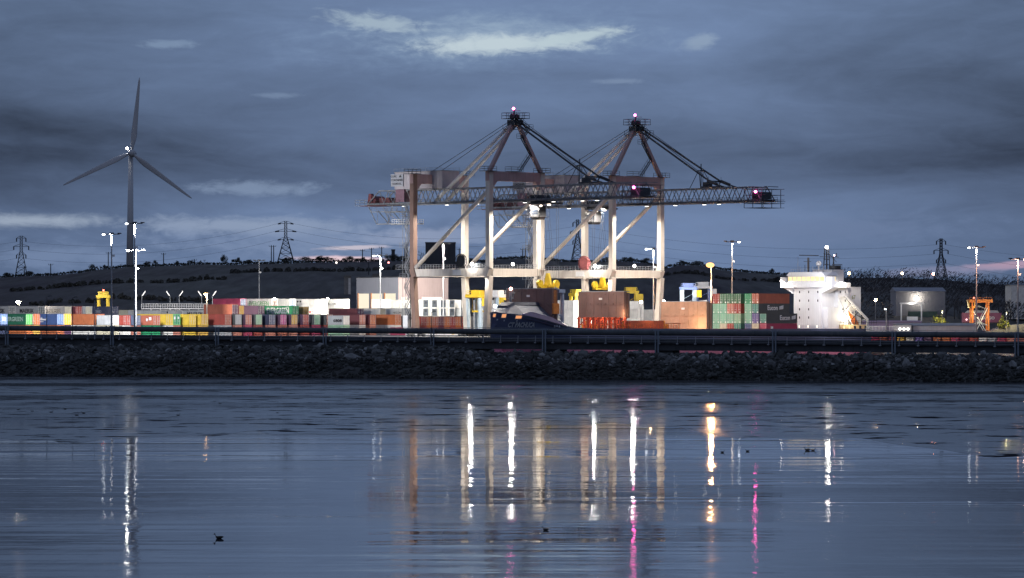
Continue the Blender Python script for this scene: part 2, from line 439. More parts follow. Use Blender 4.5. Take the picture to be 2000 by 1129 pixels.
def hill_mat():
    m = bpy.data.materials.new('hill_grass'); m.use_nodes = True; t = m.node_tree; L = t.links; b = t.nodes['Principled BSDF']; b.inputs['Roughness'].default_value = .95
    b.inputs['Specular IOR Level'].default_value = .05
    tcn = t.nodes.new('ShaderNodeTexCoord')
    def nz(s, d, off):
        mp = t.nodes.new('ShaderNodeMapping'); L.new(tcn.outputs['Object'], mp.inputs[0]); mp.inputs['Scale'].default_value = s; mp.inputs['Location'].default_value = (off, 0, 0)
        n = t.nodes.new('ShaderNodeTexNoise'); L.new(mp.outputs[0], n.inputs['Vector']); n.inputs['Scale'].default_value = 1; n.inputs['Detail'].default_value = d; n.inputs['Roughness'].default_value = .65
        return n.outputs['Fac']
    a = nz((.010, .0016, 0), 5, 0); c = nz((.15, .012, 0), 8, 9)
    r = t.nodes.new('ShaderNodeValToRGB'); L.new(a, r.inputs[0])
    r.color_ramp.elements[0].position = .40; r.color_ramp.elements[0].color = (.058, .053, .060, 1)
    r.color_ramp.elements[1].position = .60; r.color_ramp.elements[1].color = (.098, .097, .092, 1)
    mr = t.nodes.new('ShaderNodeMapRange'); L.new(c, mr.inputs[0]); mr.inputs[1].default_value = .3; mr.inputs[2].default_value = .7; mr.inputs[3].default_value = .62; mr.inputs[4].default_value = 1.35
    mx = t.nodes.new('ShaderNodeVectorMath'); mx.operation = 'SCALE'; L.new(r.outputs[0], mx.inputs[0]); L.new(mr.outputs[0], mx.inputs['Scale'])
    L.new(mx.outputs[0], b.inputs['Base Color']); return m
hb = MB(); hb.loft(rows); struct(hb.build('hill', hill_mat(), smooth=True))
def on_hill(px, Y): return Vector(((px - 1000) / F * Y, Y, hill_z(px, Y)))

# ------------------------------------------------------------------ causeway bank and its rocks
BANK = shade('bank_earth', (.035, .036, .036), .9, 0, .5, .6, bump=.05)
def crest(s):
    t = s / SLEN
    base = 3.92 + zt(s) * .55
    if t < .46: base += .65
    return base + .18 * mnoise.noise(Vector((s * .12, 0, 0))) + .12 * mnoise.noise(Vector((s * .5, 3, 0)))
mb = MB(); R = []
for n, zf in [(-1.5, -.6), (0, .0), (2.2, .8), (5.2, 2.05), (8.0, 3.35), (9.6, 3.95), (11.5, 4.0), (17, 3.9), (22, 1.0), (26, -1)]:
    r = []
    for i in range(201):
        s = -90 + 340 * i / 200
        z = zf * (crest(s) / 4.1) if zf > 0 else zf
        p = shore(s, n + .5 * mnoise.noise(Vector((s * .2, n * .7, 0))), z + .12 * mnoise.noise(Vector((s * .8, n, 4))))
        r.append(tuple(p))
    R.append(r)
mb.loft(R); struct(mb.build('causeway_bank', BANK, smooth=True))
PHI = (1 + 5 ** .5) / 2
ICO_V = [Vector(p).normalized() for p in [(-1, PHI, 0), (1, PHI, 0), (-1, -PHI, 0), (1, -PHI, 0), (0, -1, PHI), (0, 1, PHI), (0, -1, -PHI), (0, 1, -PHI), (PHI, 0, -1), (PHI, 0, 1), (-PHI, 0, -1), (-PHI, 0, 1)]]
ICO_F = [(0, 11, 5), (0, 5, 1), (0, 1, 7), (0, 7, 10), (0, 10, 11), (1, 5, 9), (5, 11, 4), (11, 10, 2), (10, 7, 6), (7, 1, 8), (3, 9, 4), (3, 4, 2), (3, 2, 6), (3, 6, 8), (3, 8, 9), (4, 9, 5), (2, 4, 11), (6, 2, 10), (8, 6, 7), (9, 8, 1)]
def rock(mb, c, r, mi=0):
    q = Matrix.Rotation(random.random() * 6.28, 3, Vector((random.gauss(0, 1), random.gauss(0, 1), random.gauss(0, 1))).normalized())
    sx, sy, sz = random.uniform(.8, 1.5), random.uniform(.6, 1.1), random.uniform(.45, .9)
    mb.add([c + q @ Vector((v.x * sx * (random.uniform(.7, 1.15)), v.y * sy * random.uniform(.75, 1.1), v.z * sz * random.uniform(.75, 1.1))) * r for v in ICO_V], ICO_F, mi)
PROF = [(0, .0), (2.2, .8), (5.2, 2.05), (8.0, 3.35), (9.6, 3.95), (11.5, 4.0)]
def bank_z(s, n):
    for (a, b), (c, d) in zip(PROF, PROF[1:]):
        if n <= c: return (b + (d - b) * (n - a) / (c - a)) * crest(s) / 4.1
    return crest(s)
rk = MB(); wd = MB()
for i in range(8000):
    s = random.uniform(-12, SLEN + 12); n = random.uniform(4.6, 10.4)
    r = min(.62, random.lognormvariate(-1.55, .45)) * (1.15 if n > 6 else .9)
    if n < 5.4 and random.random() < .6: continue
    if n > 9.4 and random.random() < .5: continue
    rock(rk, shore(s, n, bank_z(s, n) + r * .15), r, random.choice((0, 0, 0, 1, 1, 1, 1, 2)))
for i in range(150):
    s = random.uniform(-12, SLEN + 12); n = random.uniform(4.8, 9.6); r = random.uniform(.5, 1.05)
    rock(rk, shore(s, n, bank_z(s, n) + r * .05), r, random.choice((0, 0, 1, 1, 2)))
for i in range(4200):
    s = random.uniform(-12, SLEN + 12); n = random.uniform(-.6, 5.6)
    r = min(.8, random.lognormvariate(-1.0, .35))
    rock(wd, shore(s, n, max(-.05, bank_z(s, max(0, n))) + r * .05), r * random.uniform(.7, 1.1))
RK = [shade('rock_grey', (.082, .082, .082), .85, 0, .5, .7), shade('rock_dark', (.036, .037, .037), .85, 0, .5, .7), shade('rock_pale', (.19, .19, .19), .85, 0, .4, .8)]
o = rk.build('armour_rocks', RK); tag(o, 'loose grey armour rocks heaped along the upper causeway bank', 'rocks', kind='stuff')
o = wd.build('seaweed_rocks', shade('wet_seaweed', (.016, .017, .016), .7, 0, .7, 1.4, spec=.25)); tag(o, 'black seaweed covered stones between the rocks and the waterline', 'seaweed', kind='stuff')
# coarse grass along the crest
gm = MB()
for i in range(5200):
    s = random.uniform(-12, SLEN + 12); n = random.uniform(8.8, 12.5)
    if mnoise.noise(Vector((s * .09, n * .1, 8))) < -.12: continue
    p = shore(s, n, bank_z(s, n) - .03); h = random.uniform(.10, .32); a = random.random() * 3.14; wv = Vector((math.cos(a), math.sin(a), 0)) * random.uniform(.02, .05)
    tip = p + Vector((random.uniform(-.12, .12), random.uniform(-.12, .12), h)); gm.add([p - wv, p + wv, tip], [(0, 1, 2)])
o = gm.build('crest_grass', shade('dry_grass', (.10, .105, .085), .9, 0, .4, 2)); tag(o, 'short rough grass growing along the top of the causeway bank', 'grass', kind='stuff')

# ------------------------------------------------------------------ pipeline jetty on the causeway
JN = 13.0
jt = empty('pipeline_jetty', shore(SLEN / 2, JN, 0), math.atan2(SD.y, SD.x), 'long dark jetty carrying a fat pipe above the rocky causeway', 'jetty')
def jl(s): return s - SLEN / 2
JS0, JS1 = -60, SLEN + 60
JZ = 7.45
def jbar(name, mat, n0, n1, za, zb, s0=JS0, s1=JS1):
    m = MB(); vs = []
    for s in (s0, s1):
        for (n, z) in ((n0, za), (n1, za), (n1, zb), (n0, zb)): vs.append((jl(s), n, z + zt(s)))
    m.add(vs, [(3, 2, 1, 0), (4, 5, 6, 7), (0, 1, 5, 4), (1, 2, 6, 5), (2, 3, 7, 6), (3, 0, 4, 7)]); return m.build(name, mat, jt)
PIPE_M = shade('weathered_pipe_lagging', (.085, .092, .10), .7, 0, .35, .6, .4, (.16, .16, .15))
m = MB(); rings = []
s = JS0
while s < JS1:
    for ds, rr in ((0, .41), (2.45, .41), (2.46, .445), (2.58, .445), (2.59, .41)):
        rings.append([(jl(s + ds), rr * math.cos(a), JZ - .42 + zt(s + ds) + rr * math.sin(a)) for a in [6.28319 * k / 14 for k in range(14)]])
    s += 2.62
m.loft(rings, closed=True)
pipe = m.build('pipe', PIPE_M, jt)
jbar('top_rail', STEEL, -.62, -.56, JZ + .10, JZ + .16)
jbar('cable_tray', STEEL_D, .3, .7, JZ - 1.09, JZ - 1.00)
jbar('service_pipe', STEEL, -.80, -.72, JZ - 1.44, JZ - 1.36)
jbar('kerb_beam', CONCD, -.70, .85, JZ - 1.915, JZ - 1.27)
jbar('deck_slab', CONCD, -.2, 3.2, JZ - 2.92, JZ - 1.92)
jbar('lower_rail', STEEL, -.82, -.77, JZ - 1.70, JZ - 1.65)
post0 = None
spx = 16.4
k = 0; s = -60 + ((19 - 0) / 2000) * 0
br0 = MB().cbox((0, 0, -.35), (.09, .09, .95)).cbox((0, -.02, -.86), (.30, .34, .16)).build('bracket', GALV, jt)
first = True; s = -3.0
SB = 2.735
while s < SLEN + 8:
    b = br0 if first else br0.copy()
    if not first: COL.objects.link(b)
    b.location = (jl(s), -.80, JZ - 1.1 + zt(s)); first = False; s += SB
ps0 = MB().box(-.32, -.14, -1.0, -.84, -2.1, 1.15).box(.10, .28, -1.0, -.84, -2.1, 1.15).box(-.5, .5, -1.02, -.82, 1.15, 1.32).box(-.16, .16, -.5, .5, .6, 1.15).build('trestle_post', shade('pale_trestle_steel', (.20, .23, .27), .5, .2, .2, .8), jt)
pos = []
for px in (20, 225, 430, 640, 850, 1068, 1288, 1517, 1750, 1990):
    k = (px - 1000) / F
    # intersect the sight line with the jetty line
    P = shore(0, JN); d = SD
    s = (k * P.y - P.x) / (d.x - k * d.y); pos.append(s)
for i, s in enumerate([2 * pos[0] - pos[1]] + pos + [2 * pos[-1] - pos[-2]]):
    b = ps0 if i == 0 else ps0.copy()
    if i: COL.objects.link(b)
    b.location = (jl(s), 0, JZ - 1.3 + zt(s))
pr0 = MB().box(-1.35, 1.35, .3, 2.8, -4.0, .0).build('pier', CONCD, jt)
for i, s in enumerate([p + .6 for p in pos]):
    b = pr0 if i == 0 else pr0.copy()
    if i: COL.objects.link(b)
    b.location = (jl(s), 0, JZ - 2.921 + zt(s))
# solid spandrel wall under the left half
m = MB(); vs = []
e = pos[4] + 8.2
for s in (JS0, e):
    for (n, z) in ((.4, 2.6), (2.6, 2.6), (2.6, JZ - 2.921), (.4, JZ - 2.921)): vs.append((jl(s), n, z + zt(s)))
m.add(vs, [(3, 2, 1, 0), (4, 5, 6, 7), (0, 1, 5, 4), (1, 2, 6, 5), (2, 3, 7, 6), (3, 0, 4, 7)]); m.build('spandrel_wall', CONCD, jt)
# ================================================================== SHIPPING CONTAINERS
# local frame: base centre at the origin, long axis x, door end at +x
def corr(mb, x0, x1, y, z0, z1, sgn, pitch=.42, dep=.05):
    n = max(2, round((x1 - x0) / pitch)); p = (x1 - x0) / n; xs = []
    for i in range(n):
        a = x0 + i * p; xs += [(a, 0), (a + p * .3, 0), (a + p * .45, -dep), (a + p * .85, -dep)]
    xs.append((x1, 0)); pts = [(x, y + sgn * d) for x, d in xs]
    vs = [(x, yy, z0) for x, yy in pts] + [(x, yy, z1) for x, yy in pts]; m = len(pts)
    fs = [(i, i + 1, i + 1 + m, i + m) if sgn < 0 else (i + 1, i, i + m, i + 1 + m) for i in range(m - 1)]
    mb.add(vs, fs)
CW = 2.44
_cm = {}
def container_meshes(L, H, kind):
    key = (L, H, kind)
    if key in _cm: return _cm[key]
    b = MB(); h = L / 2; w = CW / 2
    smooth_side = kind == 'reefer'
    if smooth_side:
        for sg in (-1, 1): b.box(-h + .1, h - .12, min(sg * (w - .03), sg * (w - .08)), max(sg * (w - .03), sg * (w - .08)), .16, H - .1)
    else:
        for sg in (-1, 1): corr(b, -h + .1, h - .12, sg * (w - .02), .16, H - .1, sg)
    b.box(-h + .02, h - .06, -w + .04, w - .04, H - .09, H - .03)          # roof
    b.box(-h + .03, h - .06, -w + .1, w - .1, .10, .16)                     # floor
    b.box(-h + .03, -h + .08, -w + .1, w - .1, .16, H - .1)                 # blind end
    for sx in (-1, 1):                                                      # corner posts, rails
        for sy in (-1, 1):
            xa, xb = (h - .12, h) if sx > 0 else (-h, -h + .12)
            ya, yb = (w - .10, w) if sy > 0 else (-w, -w + .10)
            b.box(xa, xb, ya, yb, .12, H - .12)
            b.box(xa - .03 * (sx > 0), xb + .03 * (sx < 0), ya - .03 * (sy > 0), yb + .03 * (sy < 0), 0, .119); b.box(xa - .03 * (sx > 0), xb + .03 * (sx < 0), ya - .03 * (sy > 0), yb + .03 * (sy < 0), H - .119, H)
        xa, xb = (h - .09, h - .01) if sx > 0 else (-h + .01, -h + .09)
        b.box(xa, xb, -w + .1, w - .1, 0.0, .15); b.box(xa, xb, -w + .1, w - .1, H - .12, H - .004)
    for sy in (-1, 1):
        ya, yb = (w - .07, w - .005) if sy > 0 else (-w + .005, -w + .07)
        b.box(-h + .12, h - .12, ya, yb, .005, .16); b.box(-h + .12, h - .12, ya, yb, H - .1, H - .005)
    body = b.mesh('container_body')
    d = MB()
    if kind == 'reefer':
        d.box(h - .10, h - .05, -w + .1, w - .1, .15, H - .12)
        for i in range(3):
            for j in range(4):
                y0 = -w + .22 + i * .68; z0 = .3 + j * (H - .6) / 4
                d.box(h - .05, h - .02, y0, y0 + .56, z0, z0 + (H - .6) / 4 - .12)
    else:
        for sg in (-1, 1):
            ya, yb = (.01, w - .1) if sg > 0 else (-w + .1, -.01)
            d.box(h - .09, h - .05, ya, yb, .15, H - .12)
            for k in range(4):
                z0 = .26 + k * (H - .48) / 4; d.box(h - .05, h - .035, ya + .07, yb - .07, z0, z0 + (H - .48) / 4 - .1)
    door = d.mesh('container_door')
    r = MB()
    if kind == 'reefer':
        r.box(h - .02, h + .005, -.45, .45, H * .52, H * .80)
    else:
        for y in (-.92, -.34, .34, .92):
            r.bar((h - .015, y, .17), (h - .015, y, H - .13), .055)
        for y in (-.92, -.34, .34, .92):
            for z in (.3, H * .42, H * .62, H - .3): r.box(h - .035, h - .002, y - .08, y + .08, z - .045, z + .045)
        for y in (-.63, .63): r.box(h - .03, h - .005, y - .26, y + .26, 1.0, 1.06)
    rods = r.mesh('locking_rods')
    _cm[key] = (body, door, rods); return _cm[key]
CC = {  # base colours
    'red': (.36, .065, .05), 'brick red': (.40, .12, .075), 'dark red': (.14, .03, .045), 'orange': (.52, .155, .05), 'rust orange': (.40, .125, .05), 'salmon': (.50, .20, .15),
    'blue': (.045, .085, .22), 'navy': (.03, .04, .085), 'light blue': (.16, .26, .50), 'slate blue': (.09, .12, .20), 'green': (.02, .26, .11), 'dark green': (.012, .11, .06), 'bright green': (.14, .50, .13),
    'pale green': (.28, .48, .32), 'teal': (.07, .26, .21), 'moss green': (.07, .17, .10), 'yellow': (.66, .46, .05), 'ochre yellow': (.56, .35, .07), 'olive': (.20, .16, .06), 'cream': (.58, .54, .40), 'white': (.72, .71, .67),
    'grey': (.25, .255, .265), 'pale grey': (.40, .42, .44), 'charcoal': (.075, .085, .09), 'magenta': (.46, .10, .27), 'crimson': (.40, .05, .11), 'plum': (.085, .04, .085), 'purple': (.12, .09, .28), 'brown': (.20, .11, .09), 'mint': (.22, .46, .33)}
def cmat(c): return shade('container_' + c.replace(' ', '_'), CC[c], .5, 0, .16, .55, .45, tuple(x * .35 + .03 for x in CC[c]))
RODS_L = shade('pale_locking_rods', (.55, .55, .56), .4, .3, .15)
REEF_G = shade('reefer_grille', (.10, .115, .135), .5, .2, .3, 1.2)
def setmat(o, m):
    if len(o.data.materials) == 0: o.data.materials.append(m)
    o.material_slots[0].link = 'OBJECT'; o.material_slots[0].material = m
CONTAINERS = []
def container(loc, rz, L, H, side, end=None, kind='dry', label='', group=None, rods=True, marks=False):
    bm_, dm_, rm_ = container_meshes(L, H, kind)
    t = empty('shipping_container', loc, rz, label, 'container', group)
    o = bpy.data.objects.new('body', bm_); COL.objects.link(o); o.parent = t; setmat(o, cmat(side))
    d = bpy.data.objects.new('door' if kind != 'reefer' else 'cooling_unit', dm_); COL.objects.link(d); d.parent = t; setmat(d, cmat(end or side) if kind != 'reefer' else REEF_G)
    if rods:
        r = bpy.data.objects.new('locking_rods' if kind != 'reefer' else 'fan_grille', rm_); COL.objects.link(r); r.parent = d; setmat(r, RODS_L if kind != 'reefer' else STEEL_D)
    if marks:
        for y in (-.85, .85):
            q = MB().box(L / 2 - .03, L / 2 + .01, y - .16, y + .16, .12, .50).build('placard', WHITEL, d)
    CONTAINERS.append(t); return t
L40, L20, HS, HC = 12.19, 6.06, 2.59, 2.9
def yard(px, v, z, L, H, side, end=None, **kw):
    """near right corner of the visible side stands at column px on the row v"""
    u = u_px(px, v)
    # corner = door end, -y side ; centre lies L/2 back along v and W/2 along u
    c = W(u + CW / 2, v - L / 2)
    return container((c.x, c.y, z), A_V, L, H, side, end, **kw)

# ---- front row: two tiers; the upper one shows above the pipe, the lower one through the gap under it
VF = -84
front = [  # corner px, length, height, side, end, dv, words
    (0, L20, HC, 'blue', 'light blue', 0, 'with a white square door notice'),
    (50, L40, HC, 'dark green', 'bright green', 0, 'lettered EVERGREEN'),
    (63.5, L20, HC, 'brick red', 'orange', 0, 'with orange barred doors only'),
    (111, L40, HC, 'blue', 'light blue', 0, 'with a white emblem on its side'),
    (124.5, L20, HC, 'yellow', 'yellow', 0, 'showing only its plain end'),
    (190, L40, HC, 'rust orange', 'orange', 0, 'with a column of white print'),
    (218, L20, HS, 'pale grey', 'white', 9, 'standing forward as a narrow pale strip'),
    (240.5, L40, HS, 'red', 'red', 7.5, 'with a white notice on its side'),
    (260.5, L20, HS, 'slate blue', 'slate blue', 6, 'half hidden by a lamp post'),
    (299, L40, HS, 'brick red', 'brick red', 5, 'with two white logo marks'),
    (324, L40, HC, 'yellow', 'yellow', 0, 'right of the logo marked one'),
    (338.5, L20, HC, 'bright green', 'green', 0, 'with white labels on its door'),
    (369, L40, HC, 'yellow', 'yellow', 0, 'beside the green doors'),
    (393, L40, HC, 'yellow', 'ochre yellow', 0, 'next to the broad brick red one'),
    (438.5, L40, HC, 'red', 'brick red', 0, 'with the broadest plain side'),
    (459, L20, HC, 'charcoal', 'pale grey', 0, 'with a blue grey end'),
    (479, L20, HC, 'plum', 'salmon', 0, 'under the dark purple one'),
    (499, L20, HC, 'charcoal', 'pale green', 0, 'with thick white lock bars'),
    (525, L40, HC, 'navy', 'slate blue', 0, 'under the big EVERGREEN one'),
    (547, L20, HC, 'plum', 'magenta', 0, 'with bright pink doors'),
    (568.5, L20, HC, 'plum', 'ochre yellow', 0, 'right of the pink doors'),
    (591, L20, HC, 'plum', 'red', 0, 'left of the upright white letters'),
    (613, L20, HC, 'charcoal', 'pale green', 0, 'with upright white letters'),
    (637.5, L20, HC, 'charcoal', 'brick red', 0, 'left of the numbered grey one'),
    (670, L20, HS, 'pale grey', 'white', 8, 'numbered 6808'),
    (701.5, L40, HC, 'dark red', 'salmon', 0, 'behind the numbered grey one'),
    (722, L40, HC, 'dark red', 'orange', 0, 'left of the long orange side'),
    (771, L40, HC, 'orange', 'orange', 0, 'nearest the crane stairs')]
low_cols = ['navy', 'orange', 'ochre yellow', 'rust orange', 'plum', 'white', 'cream', 'white', 'salmon', 'green', 'white', 'salmon', 'yellow', 'ochre yellow', 'pale grey', 'salmon', 'crimson', 'red', 'salmon', 'brick red', 'salmon',
            'red', 'crimson', 'red', 'pale green', 'white', 'salmon', 'white']
prev = None
for i, (px, L, H, sd, en, dv, words) in enumerate(front):
    endw = f"{en} ended " if en != sd else ''
    t = yard(px, VF + dv, ZG + HC if H == HC else ZG + HC - .02, L, H, sd, en, label=f"{sd} {endw}container in the front row, {words}", group='containers in the front yard row')
    h = L / 2; w = CW / 2
    if words == 'lettered EVERGREEN':
        lettering('EVERGREEN', 1.55, shade('faded_lettering', (.30, .42, .36), .5), t, (1.0, -w - .005, 1.5), '-y', .03, .98)
    if 'emblem' in words:
        MB().prism([(-3.4, 1.75), (-3.0, 2.05), (-2.5, 2.0), (-1.9, 1.9), (-2.0, 1.3), (-2.7, 1.15), (-3.2, 1.35)], 'y', -w - .02, -w).build('emblem', WHITEL, t)
        MB().box(-1.6, 1.6, -w - .02, -w, 1.25, 1.62).box(-.7, .1, -w - .02, -w, 1.66, 1.95).build('emblem', WHITEL, t)
        MB().box(-2.2, 0.6, -w - .02, -w, .82, .98).build('emblem', WHITEL, t)
    if 'column of white' in words:
        m = MB()
        for k in range(7): m.box(-4.9, -4.55, -w - .02, -w, .75 + k * .24, .92 + k * .24)
        m.build('print', WHITEL, t)
    if 'white square' in words: MB().box(h - .03, h + .02, -.45, .45, 1.1, 2.1).build('notice', WHITEL, t)
    if 'white notice' in words: MB().box(-4.4, -1.6, -w - .02, -w, 1.55, 2.2).build('notice', WHITEL, t)
    if 'logo marks' in words: MB().ball((3.6, -w, 1.4), .42, 10, 6, (1, .06, 1)).build('logo', WHITEL, t); MB().box(4.4, 5.4, -w - .02, -w, 1.3, 2.1).build('logo', WHITEL, t)
    if 'white labels' in words: MB().box(h - .03, h + .02, -1.0, -.5, 1.5, 2.2).box(h - .03, h + .02, .3, .7, 1.6, 2.2).build('notice', WHITEL, t)
    if 'upright white' in words:
        m = MB()
        for k in range(6): m.box(h - 1.9, h - 1.35, -w - .02, -w, .7 + k * .3, .9 + k * .3)
        m.build('print', WHITEL, t)
    if 'numbered' in words and sd == 'pale grey': lettering('6808', 1.15, BLACKL, t, (.8, -w - .005, 1.15), '-y', .03, 1.5)
    yard(px, VF + dv, ZG, L, HC - .02 if H == HS else HC - .004, low_cols[i], label=f"{low_cols[i]} container under the {sd} one {words}", group='bottom tier of the front yard row', rods=False)

# low red box on the quay by the crane stairs
t = yard(792, VF + 20, ZG, L20, 2.2, 'crimson', 'crimson', label='low crimson box container on the quay at the foot of the crane stairs')

# ---- second row, on the yard terrace
VS = -125; ZS = ZG + 5.4
second = [(16.5, L40, HS, 'grey', 'charcoal', 0, 'M'), (73.5, L40, HS, 'grey', 'charcoal', 0, 'M'), (126, L40, HS, 'grey', 'cream', 0, 'M'),
          (147, L20, HS, 'dark red', 'red', 0, ''), (166.5, L20, HS, 'pale grey', 'cream', 0, ''), (218, L40, HS, 'navy', 'navy', 0, 'oval'),
          (453, L40, HC + .4, 'brick red', 'plum', 0, ''), (466.5, L20, HC + .1, 'plum', 'ochre yellow', 0, ''), (504, L40, HC, 'plum', 'plum', 6, ''),
          (571, L40, HC, 'green', 'green', 6, 'E'), (591, L20, HC - .2, 'olive', 'ochre yellow', 0, ''),
          (698, L40, HS - .35, 'dark red', 'plum', 0, ''), (790, L40, HS - .3, 'white', 'white', 4, 'N'), (742, L40, HS - .3, 'white', 'cream', 0, '')]
slab_done = False
words2 = ['grey container lettered MAERSK, cut off by the left edge of the photo', 'grey container lettered MAERSK under the bright star lamp', 'grey container lettered MAERSK beside a cream door end',
          'dark red container with bright red doors right of the cream end', 'small pale grey container with cream doors left of the navy one', 'navy container with a white oval mark under the yellow gantry',
          'brick red container beside the sodium street lamp', 'yellow ended container between the brick red and the dark purple ones', 'dark purple container left of the big green EVERGREEN one',
          'bright green container with big white EVERGREEN lettering', 'olive container with a yellow end right of the green one',
          'long dark red container in the middle of the white stack', 'white container lettered NECON below the crane stairs', 'white container right of the long dark red one']
for (px, L, H, sd, en, dv, mk), wds in zip(second, words2):
    t = yard(px, VS + dv, ZS, L, H, sd, en, label=wds, group='containers in the second yard row'); w = CW / 2
    if mk == 'M':
        lettering('MAERSK', 1.5, BLACKL, t, (1.35, -w - .005, 1.28), '-y', .03, 1.12)
        m = MB(); pts = []
        for k in range(14):
            r = (.62 if k % 2 == 0 else .26); pts.append((-4.15 + r * math.sin(math.pi * k / 7) * 1.3, 1.28 + r * math.cos(math.pi * k / 7)))
        m.prism(pts, 'y', -w - .02, -w).build('star_emblem', WHITEL, t)
    if mk == 'E':
        lettering('EVERGREEN', 2.25, WHITEL, t, (-.1, -w - .005, 1.45), '-y', .05, .80)
        MB().box(3.2, 4.5, -w - .02, -w, 2.45, 2.6).build('serial_number', WHITEL, t)
    if mk == 'oval':
        m = MB()
        ring = [[(0.2 + (1.55 + dr) * math.cos(a), -w - .015, 1.2 + (.42 + dr) * math.sin(a)) for a in [6.28319 * k / 24 for k in range(25)]] for dr in (-.13, 0)]
        m.loft(ring).build('oval_emblem', shade('dim_lettering', (.35, .36, .40), .5), t)
        MB().box(-.7, 1.1, -w - .02, -w, 1.1, 1.3).build('oval_emblem', MATS['dim_lettering'], t)
        MB().box(-.2, .7, -w - .02, -w, 2.0, 2.12).build('oval_emblem', MATS['dim_lettering'], t)
    if mk == 'N': lettering('NECON', .8, BLACKL, t, (3.0, -w - .005, 1.0), '-y', 0, 1.3)

# ---- third row, on the upper terrace
VT = -165; ZT = ZG + 5.45
third = [(249, L40, HS - .9, 'cream', 'pale grey', 6, 0, 'cream container behind the two tall lamp posts'), (313, L40, HS - .9, 'white', 'pale grey', 6, 0, 'white container below the lamp lit walkway'),
         (343, L40, HS - .9, 'white', 'pale grey', 6, 0, 'white container with dark print in the row below the walkway'), (402, L40, HS - .9, 'white', 'white', 6, 0, 'white container with big dark letters left of the sodium lamp'),
         (469, L40, HS, 'crimson', 'slate blue', 0, 1, 'crimson container with a slate end behind the yellow end'),
         (531, L40, HS, 'white', 'brown', 0, 1, 'white container with pale green EVERGREEN letters'), (565.5, L40, HS, 'white', 'slate blue', 0, 1, 'white container with a grey end above the green EVERGREEN one'),
         (628, L40, HS, 'white', 'white', 2, 1, 'topmost white container with two small square marks'), (671, L40, HS, 'white', 'cream', 4, 1, 'topmost white container with dark script on its side'),
         (627, L20, HS, 'white', 'cream', 6, 0, 'white container with a red E mark and cream end'),
         (531, L40, HS, 'white', 'white', 0, 0, None), (565.5, L40, HS, 'white', 'white', 0, 0, None), (628.5, L20, HS, 'white', 'white', 2, 0, None), (671, L40, HS, 'white', 'white', 4, 0, None), (469, L40, HS, 'crimson', 'crimson', 0, 0, None),
         (790, L40, HS, 'white', 'white', 4, 0, 'white container beneath another white one left of the crane leg'), (790, L40, HS - .2, 'white', 'white', 4, 1, 'top white container left of the crane leg'),
         (752, L20, HS, 'white', 'grey', 4, 1, 'white container with a grey end under the warehouse doors')]
for (px, L, H, sd, en, dv, tier, wds) in third:
    if wds is None: wds = f"{sd} container mostly hidden in the back stack, carrying the one above column {int(px)}"; hid = True
    else: hid = False
    if hid:
        below = {531: 'the white one with pale green EVERGREEN letters', 565.5: 'the white one with a grey end', 628.5: 'the white one with two small square marks', 671: 'the white one with dark script', 469: 'the crimson one with a slate end'}[px]
        wds = f"{sd} container mostly hidden beneath {below}"
    t = yard(px, VT + dv, ZT + tier * HS, L, H, sd, en, label=wds, group='containers in the back yard row', rods=not hid); w = CW / 2
    if 'pale green EVERGREEN' in wds and not hid: lettering('EVERGREEN', 2.0, GREENL, t, (.2, -w - .005, 1.05), '-y', .0, .86)
    if 'dark script' in wds and not hid: lettering('HALCON', .95, BLACKL, t, (.5, -w - .005, 1.1), '-y', 0, 1.2)
    if 'two small' in wds: MB().box(-4.9, -4.3, -w - .02, -w, 1.6, 2.1).build('notice', BLACKL, t); MB().box(-3.7, -3.1, -w - .02, -w, 1.6, 2.1).build('notice', BLACKL, t)
    if 'red E mark' in wds: MB().box(-1.6, -.5, -w - .02, -w, 1.9, 2.05).box(-2.2, -1.5, -w - .02, -w, .9, 1.6).box(-1.2, -.3, -w - .02, -w, 1.35, 1.5).box(-1.2, -.3, -w - .02, -w, .8, .95).build('logo', REDL, t)
    if 'big dark letters' in wds: lettering('MAERSK', 1.3, BLACKL, t, (1.2, -w - .005, .6), '-y', .02, 1.5)
    if 'dark print' in wds: MB().box(.4, 2.6, -w - .02, -w, .8, 1.3).build('print', BLACKL, t)

# ---- reefers seen end on behind the near crane, with a red row in front
for i in range(4):
    for tier in range(2):
        yard(826 + i * 17.2, VT, ZT + tier * HS, L40, HS, 'white', kind='reefer', label=f"white grille ended refrigerated container, {'upper' if tier else 'lower'} of the " + ('first', 'second', 'third', 'fourth')[i] + ' pair right of the near crane leg', group='refrigerated containers stacked in pairs')
t = yard(903, VT, ZT + HS, L40, HS, 'white', 'cream', label='white container with a pale square sign right of the refrigerated pairs', group='containers in the back yard row')
MB().box(-1.2, 1.6, -CW / 2 - .02, -CW / 2, .5, 2.0).build('square_sign', shade('pale_sign', (.42, .50, .50), .5), t)
yard(903, VT, ZT, L40, HS, 'pale grey', 'plum', label='pale grey container beneath the one with a square sign', group='containers in the back yard row')
VR = -96
coln0 = ['first', 'second', 'third', 'fourth', 'fifth', 'sixth', 'seventh', 'eighth']
rc = ['red', 'orange', 'brick red', 'dark red', 'orange', 'red', 'orange', 'red']
names_ = ['at the left end of the row', 'with a white panel, second of the row', 'third of the row', 'with dark sides and a white notice', 'fifth of the row', 'sixth of the row', 'with bright doors, second from the right end', 'at the right end of the row']
for i, c in enumerate(rc):
    px = 822 + i * 11.2
    zb = ZG
    for tier in range(2):
        t = yard(px, VR, ZG + tier * HS, L20, HS, c, c, label=f"{c} container, {coln0[i]} from the left in the red row under the grilles, {'upper' if tier else 'lower'} tier", group='red containers behind the near crane portal', rods=bool(tier))

